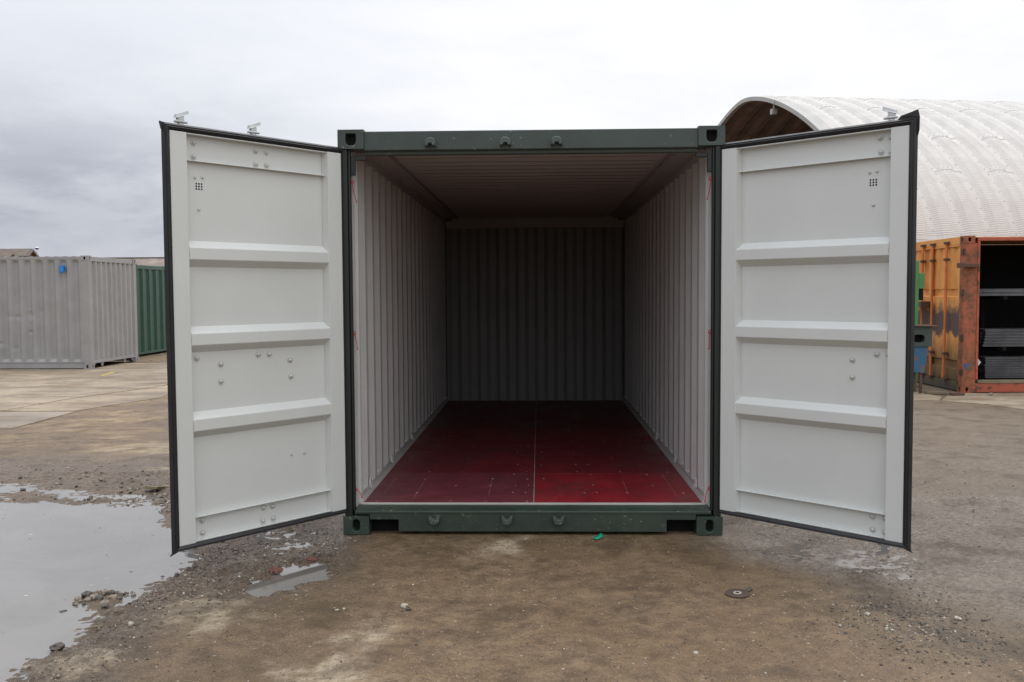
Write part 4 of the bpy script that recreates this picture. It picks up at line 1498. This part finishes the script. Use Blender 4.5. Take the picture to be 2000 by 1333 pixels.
mb.build('upright', M['brtgreen'], gp, bevel=0.004)
mb = MB()
mb.box(0.036, 0.130, 0.0, 0.12, 1.72, 1.98)
mb.build('side_plate', M['brtgreen'], gp, bevel=0.004)
mb = MB()
mb.box(0.04, 0.12, 0.02, 0.10, 1.52, 1.718)
mb.build('motor', M['black'], gp, bevel=0.004)

# ------------------------------------------------------------------ arched steel hut
HX0, HPHI, HA, HB, HZC, HN = 5.764, 0.159, 7.122, 4.379, 2.437, 1.545
HY0 = 20.0
th = np.linspace(-math.pi / 2, math.pi / 2, 4001)
pw = HA * np.sign(np.sin(th)) * np.abs(np.sin(th)) ** (2 / HN)
pz = HZC + HB * np.abs(np.cos(th)) ** (2 / HN)
ds = np.hypot(np.diff(pw), np.diff(pz))
arc = np.concatenate([[0], np.cumsum(ds)])
NS = int(arc[-1] / 0.025)
sa = np.linspace(0, arc[-1], NS)
pw, pz = np.interp(sa, arc, pw), np.interp(sa, arc, pz)
ker = np.hanning(61)
ker /= ker.sum()
pw = np.convolve(np.pad(pw, 30, mode='reflect', reflect_type='odd'), ker, 'valid')
pz = np.convolve(np.pad(pz, 30, mode='reflect', reflect_type='odd'), ker, 'valid')
tw, tz = np.gradient(pw), np.gradient(pz)
tl = np.hypot(tw, tz)
nw, nz_ = -tz / tl, tw / tl        # outward normal
hut = empty('arched_hut', (HX0, HY0, -0.14), HPHI, 'white corrugated steel arch hut, open at its left end', 'building')
# local frame: x along the axis, -y towards the viewer (w), z up
PITCH = 0.61
RIBP = [(0.0, 0.0), (0.075, 0.0), (0.20, 0.062), (0.38, 0.062), (0.52, 0.0), (0.61, 0.0)]


def hut_panel(i0, i1):
    mb = MB()
    rowsn = list(range(i0, i1 + 1, 1))
    G = []
    for r, i in enumerate(rowsn):
        cr = 0.0065 if (i % 2) else 0.0
        e = min(r, len(rowsn) - 1 - r)
        if e < 6:
            cr = 0.0
        lift = 0.006 if (len(rowsn) - 1 - r) < 8 else 0.0
        row = []
        for k, (x, dd) in enumerate(RIBP):
            c2 = cr if 0 < k < 5 else 0
            q = dd + c2 + lift + (0.006 if k == 5 else 0)
            row.append((x + (0.03 if k == 5 else 0), -(pw[i] + nw[i] * q), 0.14 + pz[i] + nz_[i] * q))
        G.append(row)
    mb.grid(G, 0, flip=True)
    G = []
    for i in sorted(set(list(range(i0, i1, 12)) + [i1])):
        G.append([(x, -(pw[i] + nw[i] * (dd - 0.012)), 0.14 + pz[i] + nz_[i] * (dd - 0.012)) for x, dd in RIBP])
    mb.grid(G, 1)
    # bolt heads along the lap and the end lap
    pos = [(x, i) for i in range(i0 + 4, i1 - 3, 11) for x in (0.022,)] + [(x, i1 - 3) for x in (0.13, 0.25, 0.34, 0.46)] + [(x, i0 + 3) for x in (0.25, 0.34)]
    for x, i in pos:
        dd = np.interp(x, [p[0] for p in RIBP], [p[1] for p in RIBP]) + 0.014
        c = Vector((x, -(pw[i] + nw[i] * dd), 0.14 + pz[i] + nz_[i] * dd))
        t_ = Vector((0, -tw[i] / tl[i], tz[i] / tl[i])) * 0.009
        x_ = Vector((0.009, 0, 0))
        nn = Vector((0, -nw[i], nz_[i])) * 0.005
        vs = [c - t_ - x_, c - t_ + x_, c + t_ + x_, c + t_ - x_]
        vs += [p + nn for p in vs]
        mb.add(vs, [(4, 5, 6, 7), (0, 1, 5, 4), (1, 2, 6, 5), (2, 3, 7, 6), (3, 0, 4, 7)], 2)
    return mb


def cuts(shift):
    seg = NS / 5.0
    c = [0] + [int(seg * (k + shift)) for k in range(0, 8) if 0.15 < k + shift < 4.85] + [NS - 1]
    return c


NARCH = 30
for par, sh in ((0, 0.0), (1, 0.42)):
    c_ = cuts(sh)
    for a_, b__ in zip(c_[:-1], c_[1:]):
        first = None
        for k in range(par, NARCH, 2):
            if first is None:
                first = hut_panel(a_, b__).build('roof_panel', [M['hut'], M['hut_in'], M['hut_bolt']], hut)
                first.location = (k * PITCH, 0, 0)
            else:
                inst(first, 'roof_panel', hut, (k * PITCH, 0, 0))
# rim at the open end
c_ = cuts(0.15)
for a_, b__ in zip(c_[:-1], c_[1:]):
    mb = MB()
    G = []
    for i in list(range(a_, b__ - 1, 6)) + [b__ - 1]:
        G.append([(x, -(pw[i] + nw[i] * q), 0.14 + pz[i] + nz_[i] * q) for x, q in ((0.02, -0.07), (-0.10, -0.07), (-0.10, 0.035), (0.05, 0.035), (0.05, 0.02))])
    mb.grid(G, 0, flip=True)
    mb.build('rim_panel', M['rim'], hut)
# side walls below the arch, plus floodlight under the rim
for sg in (-1, 1):
    mb = MB()
    mb.box(0, NARCH * PITCH, sg * 7.12 - 0.1, sg * 7.12 + 0.1, -0.02, 2.58)
    mb.build('side_wall', M['asb'], hut)
mb = MB()
mb.box(NARCH * PITCH - 0.1, NARCH * PITCH, -7.0, 7.0, 0, 2.58)
mb.build('end_wall', M['asb'], hut)
i = int(np.argmin(np.abs(pw - 1.95)))
mb = MB()
mb.box(-0.08, 0.06, -(pw[i]) - 0.07, -(pw[i]) + 0.08, pz[i] + 0.14 - 0.36, pz[i] + 0.14 - 0.22)
mb.cyl((0, -pw[i], pz[i] + 0.14 - 0.22), (0, -pw[i], pz[i] + 0.14 - 0.05), 0.03, n=8)
mb.build('floodlight', M['rim'], hut, bevel=0.02)

# ------------------------------------------------------------------ sheds and odd things beyond
sh = empty('low_shed', (0, 0, -0.15), 0, 'low shed with old cement roof behind the green container', 'building')
mb = MB()
G = [[(x, 42.0, 2.75) for x in np.linspace(-26, -7, 2)], [(x, 45.0, 3.76) for x in np.linspace(-26, -7, 2)], [(x, 48.5, 2.7) for x in np.linspace(-26, -7, 2)]]
mb.grid(G)
mb.prism([(41.9, 2.66), (45, 3.70), (48.6, 2.62), (48.6, 2.66), (45, 3.755), (41.9, 2.72)], -26, -7, lambda u, v, w_: (w_, u, v))
mb.build('roof', M['asb'], sh)
mb = MB()
mb.box(-25.8, -7.2, 42.2, 48.2, 0, 2.72)
mb.build('wall', M['brick'], sh)
mb = MB()
mb.box(-26, -7, 44.9, 45.1, 3.74, 3.80)
mb.build('ridge_cap', M['brown_roof'], sh)

bs = empty('brick_building', (0, 0, -0.15), 0, 'brick gabled building whose roof shows above the grey container', 'building')
A = Vector((-36.88, 60, 5.10))
N_ = Vector((-35.97 + 0.35, 56.6, 4.20))
F_ = Vector((-37.77 - 0.35, 63.4, 4.40))
Ld = Vector((-26, -1.0, 0))
mb = MB()
t_ = Vector((0, 0, 0.12))
ov = Vector((0.25, 0, 0))
for e_ in (N_, F_):
    ex = (e_ - A) * 1.12
    p = [A + ov, A + ex + ov, A + ex + Ld, A + Ld]
    mb.add([q for q in p] + [q - t_ for q in p], [(0, 1, 2, 3), (7, 6, 5, 4), (0, 1, 5, 4), (1, 2, 6, 5), (2, 3, 7, 6)])
mb.build('roof', M['brown_roof'], bs)
mb = MB()
for e_ in (N_, F_):
    ex = (e_ - A) * 1.12
    o1 = Vector((0.30, 0, 0))
    dn = Vector((0, 0, -0.17))
    p = [A + o1, A + ex + o1, A + ex + o1 + dn, A + o1 + dn]
    mb.add(p + [q + Vector((0.05, 0, 0)) for q in p], [(0, 1, 2, 3), (7, 6, 5, 4), (0, 1, 5, 4), (2, 3, 7, 6)])
mb.build('bargeboard', mat('mauve_grey_board', (0.17, 0.14, 0.16), 0.7), bs)
mb = MB()
g0, g1 = Vector((N_.x, N_.y, 0)), Vector((F_.x, F_.y, 0))
mb.add([g0, g1, F_ - t_, A - t_, N_ - t_], [(0, 1, 2, 3, 4)])
mb.add([g0, N_ - t_, N_ + Ld - t_, g0 + Ld], [(0, 1, 2, 3)])
mb.build('wall', M['brick'], bs)

rk = empty('storage_rack', (-17.24, 24.0, -0.15), 0, 'dark steel racking just showing over the grey container at the left edge', 'rack')
for x_ in (-1.7, 0.0):
    mb = MB()
    mb.box(x_ - 0.03, x_ + 0.03, 0, 0.08, 0, 3.06)
    mb.build('upright', M['darkbrown'], rk)
mb = MB()
mb.box(-2.0, 0.30, -0.06, -0.002, 2.86, 2.97)
mb.build('beam', mat('navy_steel', (0.045, 0.055, 0.075), 0.6), rk)
mb = MB()
mb.box(0.28, 0.44, -0.1, 0.3, 2.3, 3.0)
mb.build('crate', M['darkin'], rk)
mb = MB()
mb.box(-1.6, -0.05, 0.0, 0.5, 2.50, 2.82)
mb.build('load', M['darkin'], rk)

lp = empty('lamp_post', (-25.24, 40.0, -0.15), 0, 'small dome lamp on a thin pole above the grey container', 'lamp')
mb = MB()
mb.cyl((0, 0, 0), (0, 0, 4.02), 0.012, 0.010, 6)
mb.build('pole', M['rim'], lp)
mb = MB()
mb.cyl((0, 0, 4.09), (0, 0, 4.16), 0.12, 0.05, 14)
mb.build('lamp_hood', M['white'], lp, smooth=True)
mb = MB()
mb.cyl((0, 0, 4.02), (0, 0, 4.088), 0.05, 0.11, 14)
mb.build('lamp_lens', M['darkin'], lp, smooth=True)

# ------------------------------------------------------------------ loose things on the ground
def rock_mesh(name, r=1.0, seed=0, sub=1, flat=0.6):
    import bmesh
    bm = bmesh.new()
    bmesh.ops.create_icosphere(bm, subdivisions=sub, radius=r)
    rr = random.Random(seed)
    for v in bm.verts:
        k = rr.uniform(0.68, 1.2)
        v.co = Vector((v.co.x * k, v.co.y * k * 0.8, v.co.z * k * flat))
    me = bpy.data.meshes.new(name)
    bm.to_mesh(me)
    bm.free()
    return me


def rock(name, x, y, size, m, label, cat, seed, flat=0.55, rz=0.0, sub=2, sink=0.35, group=None, z=None):
    me = rock_mesh(name, 1.0, seed, sub, flat)
    me.materials.append(m)
    o = bpy.data.objects.new(name, me)
    COL.objects.link(o)
    zz0 = zg(x, y) if z is None else z
    o.location = (x, y, zz0 + size * flat * (1 - sink))
    o.scale = (size, size, size)
    o.rotation_euler = (random.uniform(-.1, .1), random.uniform(-.1, .1), rz)
    return tag(o, label, cat, group)


# flat slab of broken paving by the left door
mb = MB()
mb.prism([(-0.055, -0.05), (0.04, -0.065), (0.085, 0.035), (-0.045, 0.05)], 0.0, 0.022, lambda u, v, w_: (u, v, w_))
o = mb.build('broken_paver', M['timber'], bevel=0.004)
o.location = (-3.03, 1.33, zg(-3.03, 1.33) + 0.012)
o.rotation_euler = (R(-8), R(6), 0.2)
tag(o, 'flat broken piece of tile lying behind the edge of the left door', 'rubble')
# cutting disc
cd = empty('cutting_disc', (1.064, -1.165, zg(1.064, -1.165) + 0.006), 0.3, 'worn round cutting disc lying flat on the ground to the right', 'cutting disc')
cd.rotation_euler = (R(2.5), R(-2), 0)
mb = MB()
N = 32
ring = lambda r_, z: [(r_ * math.cos(2 * math.pi * k / N), r_ * math.sin(2 * math.pi * k / N), z) for k in range(N)]


def washer(r0, r1, z0, z1):
    m_ = MB()
    vs = ring(r1, z0) + ring(r1, z1) + ring(r0, z1) + ring(r0, z0)
    fs = []
    for a_ in range(4):
        b__ = (a_ + 1) % 4
        fs += [(a_ * N + k, a_ * N + (k + 1) % N, b__ * N + (k + 1) % N, b__ * N + k) for k in range(N)]
    return m_.add(vs, fs)


washer(0.011, 0.062, 0.0, 0.004).build('disc', mat('abrasive_brown', (0.085, 0.055, 0.045), 0.8, fn=f_paint(0.3, (0.05, 0.03, 0.03), 0.5, 0.003)), cd)
washer(0.0105, 0.021, 0.0042, 0.0052).build('hub_ring', M['strip'], cd)
# emerald strip
mb = MB()
pts = [(-0.032, -0.018, 0.010), (-0.018, -0.016, 0.006), (0.0, -0.006, 0.008), (0.014, 0.010, 0.014), (0.026, 0.036, 0.020)]
Gd = [[(x - 0.006, y + 0.010, z + 0.008) for x, y, z in pts], [(x, y, z + 0.004) for x, y, z in pts], [(x + 0.010, y - 0.012, z) for x, y, z in pts]]
mb.grid(Gd)
o = mb.build('plastic_strip', M['emerald'], smooth=True, angle=180)
sm = o.modifiers.new('solid', 'SOLIDIFY')
sm.thickness = 0.0015
o.location = (0.419, -0.085, zg(0.419, -0.085))
tag(o, 'bright emerald scrap of plastic below the container sill', 'plastic scrap')
# red brick fragment in the small puddle
rock('brick_fragment', -1.435, -0.80, 0.042, M['stone_red'], 'reddish brick fragment standing in the small puddle', 'rubble', 3, 0.5, 0.2, z=-0.010)
rock('brick_fragment', -1.30, -0.55, 0.040, M['stone_red'], 'dull red brick fragment on the far rim of the small puddle', 'rubble', 9, 0.35, -0.3)
# rubble heap in the big puddle
r_ = random.Random(11)
IS = [(-2.30, -1.22), (-2.27, -1.16), (-2.22, -1.18), (-2.18, -1.20), (-2.15, -1.25), (-2.24, -1.25), (-2.20, -1.28), (-2.16, -1.31), (-2.27, -1.27), (-2.12, -1.17), (-2.07, -1.18), (-2.33, -1.25)]
IS += [(r_.uniform(-2.33, -2.10), r_.uniform(-1.34, -1.13)) for _ in range(34)]
hp = empty('rubble_heap', (-2.22, -1.23, -0.012), 0, 'small heap of stones breaking the surface of the big puddle', 'rubble')
for k, (x, y) in enumerate(IS):
    o = rock('stone', x, y, r_.uniform(0.016, 0.032) if k < 12 else r_.uniform(0.006, 0.015), M['stone'] if k % 3 else M['stone_dark'], None, None, 30 + k, 0.7, r_.uniform(0, 3), 1, 0.1)
    o.location.z = max(WATER_Z, zg(x, y)) + r_.uniform(0.0, 0.008)
    mw = o.matrix_basis.copy()
    o.parent = hp
    o.location = Vector(o.location) - Vector(hp.location)
# bigger loose stones
for k, (x, y, s, m_, lab) in enumerate([
    (-2.32, -1.42, 0.022, 'stone_dark', 'dark stone in the puddle just left of the rubble heap'),
    (-2.49, -1.45, 0.020, 'stone', 'brown stone in the puddle, leftmost of those near the rubble heap'),
    (-2.13, -1.37, 0.022, 'stone_dark', 'dark stone at the water edge below the rubble heap'),
    (-1.97, -0.86, 0.018, 'stone_dark', 'dark pebble at the puddle edge below the left door corner'),
    (-2.05, -0.86, 0.014, 'stone_dark', 'tiny dark pebble in the water left of the door-corner pebble'),
    (-2.08, -1.93, 0.034, 'stone_dark', 'lumpy dark stone at the puddle edge near the bottom left'),
    (-2.11, -2.13, 0.022, 'stone', 'tan stone on the shore at the bottom left corner'),
    (-1.885, -1.63, 0.017, 'stone_pale', 'white chip of stone on the gravel bank left of the pale patch'),
    (-0.625, -1.36, 0.022, 'stone_pale', 'crumpled tan scrap lying alone on the brown ground left of centre'),
    (-0.60, -1.40, 0.016, 'stone_dark', 'dark crumb beside the crumpled tan scrap'),
    (1.14, -1.10, 0.018, 'stone_dark', 'round dark stone touching the cutting disc'),
    (1.62, -1.46, 0.016, 'stone_pale', 'pale pebble in the dark oily patch at the right'),
    (2.02, -1.52, 0.018, 'stone_pale', 'whitish crumb on the grey ground right of the oily patch'),
    (0.72, -1.95, 0.012, 'stone_pale', 'small white chip in the lower middle of the foreground'),
    (-0.95, -1.42, 0.009, 'stone_pale', 'left of two tiny white pebbles below the container corner'),
    (-0.92, -1.40, 0.008, 'stone_pale', 'right of two tiny white pebbles below the container corner'),
    (-4.1, 1.35, 0.030, 'stone_dark', 'dark lump on the far shore of the big puddle'),
]):
    rock('loose_stone', x, y, s, M[m_], lab, 'stone', 60 + k, 0.6, k * 0.7, group='loose stones lying about the yard')
# stick by the shore
for (x, y, rz_, L_, lab) in ((-2.03, -1.70, 0.55, 0.075, 'short brown stick on the shore of the big puddle'), (-2.02, -0.98, 0.25, 0.055, 'thin splinter at the puddle edge below the left door')):
    mb = MB()
    mb.tube([(-L_ / 2, 0, 0), (0, 0.004, 0.003), (L_ / 2, -0.002, 0.001)], 0.0055, 6)
    o = mb.build('stick', M['timber'], smooth=True)
    o.location = (x, y, max(zg(x, y), WATER_Z) + 0.006)
    o.rotation_euler = (0, 0, rz_)
    tag(o, lab, 'stick')
# timber offcuts in front of the orange doors
for k, (x, y, L_, rz_, lab) in enumerate(((6.52, 9.28, 0.34, -0.15, 'flat timber offcut lying at the foot of the orange doors'), (6.75, 9.05, 0.22, 0.1, 'short brown offcut in front of the orange container doors'))):
    mb = MB()
    mb.box(-L_ / 2, L_ / 2, -0.05, 0.05, 0, 0.035)
    o = mb.build('timber_offcut', M['timber'] if k == 0 else M['darkbrown'], bevel=0.004)
    o.location = (x, y, -0.135 + 0.012)
    o.rotation_euler = (0, 0, rz_)
    tag(o, lab, 'timber')
rock('loose_stone', 7.28, 9.05, 0.045, M['stone'], 'pinkish stone at the foot of the red rail of the orange container', 'stone', 91, 0.6, 0.2, z=-0.13, group='loose stones lying about the yard')

# gravel
BASE = []
for k in range(6):
    me_ = rock_mesh('tmp_rock', 1.0, 100 + k, 1, 0.6)
    BASE.append((np.array([v.co[:] for v in me_.vertices]), np.array([p.vertices[:] for p in me_.polygons])))
    bpy.data.meshes.remove(me_)


def scatter(name, n, fn, smin, smax, mats, probs, seed, label):
    rg = np.random.default_rng(seed)
    P = fn(rg, n)
    h, K_ = ground_h(P[:, 0], P[:, 1])
    keep = (h > WATER_Z - 0.004) | (K_['big'] > 0.05)
    keep &= ~((np.abs(P[:, 0]) < 1.22) & (P[:, 1] > -0.02))
    P, h = P[keep], h[keep]
    n = len(P)
    sz = smin * (smax / smin) ** (rg.random(n) ** 2.2)
    V, F, MI = [], [], []
    off = 0
    for i in range(n):
        bv, bf = BASE[rg.integers(0, 6)]
        t = rg.random() * 6.28
        c_, s_ = math.cos(t), math.sin(t)
        q = bv * sz[i] * (0.7 + 0.6 * rg.random(3))
        q = np.stack([q[:, 0] * c_ - q[:, 1] * s_, q[:, 0] * s_ + q[:, 1] * c_, q[:, 2]], 1) + [P[i, 0], P[i, 1], h[i] + sz[i] * 0.18]
        V.append(q)
        F.append(bf + off)
        off += len(bv)
        MI += [int(rg.choice(len(mats), p=probs))] * len(bf)
    V = np.concatenate(V)
    F = np.concatenate(F)
    me = bpy.data.meshes.new(name)
    me.vertices.add(len(V))
    me.vertices.foreach_set('co', V.astype(np.float32).ravel())
    me.loops.add(len(F) * 3)
    me.loops.foreach_set('vertex_index', F.astype(np.int32).ravel())
    me.polygons.add(len(F))
    me.polygons.foreach_set('loop_start', np.arange(0, len(F) * 3, 3, dtype=np.int32))
    me.polygons.foreach_set('loop_total', np.full(len(F), 3, dtype=np.int32))
    for m_ in mats:
        me.materials.append(m_)
    me.polygons.foreach_set('material_index', np.array(MI, dtype=np.int32))
    me.update()
    me.validate()
    o = bpy.data.objects.new(name, me)
    COL.objects.link(o)
    return tag(o, label, 'gravel', kind='stuff')


def d_left(rg, n):
    a = n // 2
    b_ = n - a
    t = rg.random(a)
    shore_ = np.array([(-1.94, -0.3), (-1.97, -0.74), (-2.0, -1.1), (-2.03, -1.33), (-2.02, -1.97), (-2.05, -2.5)])
    k = t * (len(shore_) - 1)
    i = np.floor(k).astype(int).clip(0, len(shore_) - 2)
    p = shore_[i] + (shore_[i + 1] - shore_[i]) * (k - i)[:, None]
    p = p + np.stack([rg.gamma(1.4, 0.14, a), rg.normal(0, 0.08, a)], 1)
    q = np.stack([rg.uniform(-2.0, -1.15, b_), rg.normal(-0.35, 0.45, b_)], 1)
    return np.concatenate([p, q])


def d_band(rg, n):
    a = n // 2
    x = rg.uniform(-6.5, -2.3, a)
    p = np.stack([x, 1.75 + rg.normal(0, 0.45, a)], 1)
    return np.concatenate([p, np.stack([rg.uniform(-3.4, -2.3, n - a), rg.uniform(0.6, 1.6, n - a)], 1)])


def d_right(rg, n):
    a = n // 2
    return np.concatenate([np.stack([rg.uniform(1.3, 5.5, n - a), rg.uniform(-2.4, 4.0, n - a)], 1), np.stack([rg.normal(1.78, 0.20, a), rg.normal(-1.6, 0.24, a)], 1)])


def d_front(rg, n):
    return np.stack([rg.uniform(-1.9, 2.2, n), rg.uniform(-2.7, -0.05, n)], 1)


SM = [M['stone'], M['stone_dark'], M['stone_pale'], M['stone_red']]
scatter('gravel', 4200, d_left, 0.0020, 0.0105, SM, [0.56, 0.35, 0.065, 0.025], 1, 'loose gravel along the shore and in the mud under the left door')
scatter('gravel', 1900, d_band, 0.004, 0.022, SM, [0.52, 0.36, 0.09, 0.03], 2, 'stones churned into the mud band beyond the big puddle')
scatter('gravel', 3200, d_right, 0.0020, 0.011, SM, [0.34, 0.61, 0.035, 0.015], 3, 'dark crumbs and grit on the wet ground at the right')
scatter('gravel', 3600, d_front, 0.0015, 0.0075, SM, [0.40, 0.46, 0.11, 0.03], 4, 'fine grit strewn over the brown ground in the foreground')


# crumbs and leaves caught at the surface of the big puddle
rg_ = np.random.default_rng(12)
mb = MB()
for i in range(70):
    x, y = rg_.uniform(-4.0, -1.95), rg_.uniform(-2.3, 0.8)
    if float(sdf(np.array([x]), np.array([y]), BIGPUD)[0]) > -0.04:
        continue
    rr = rg_.uniform(0.003, 0.010)
    n = 6
    t0 = rg_.uniform(0, 6)
    vs = [(x + rr * 1.5 * math.cos(t0 + k * 1.047) * rg_.uniform(.7, 1.2), y + rr * math.sin(t0 + k * 1.047) * rg_.uniform(.7, 1.2), WATER_Z + 0.0005) for k in range(n)]
    vs.append((x, y, WATER_Z + rr * 0.5))
    mb.add(vs, [(k, (k + 1) % n, 6) for k in range(n)], int(rg_.integers(0, 3)))
o = mb.build('floating_debris', [M['stone_dark'], M['stone'], M['stone_pale']])
tag(o, 'crumbs and leaf scraps floating on the big puddle', 'debris', kind='stuff')
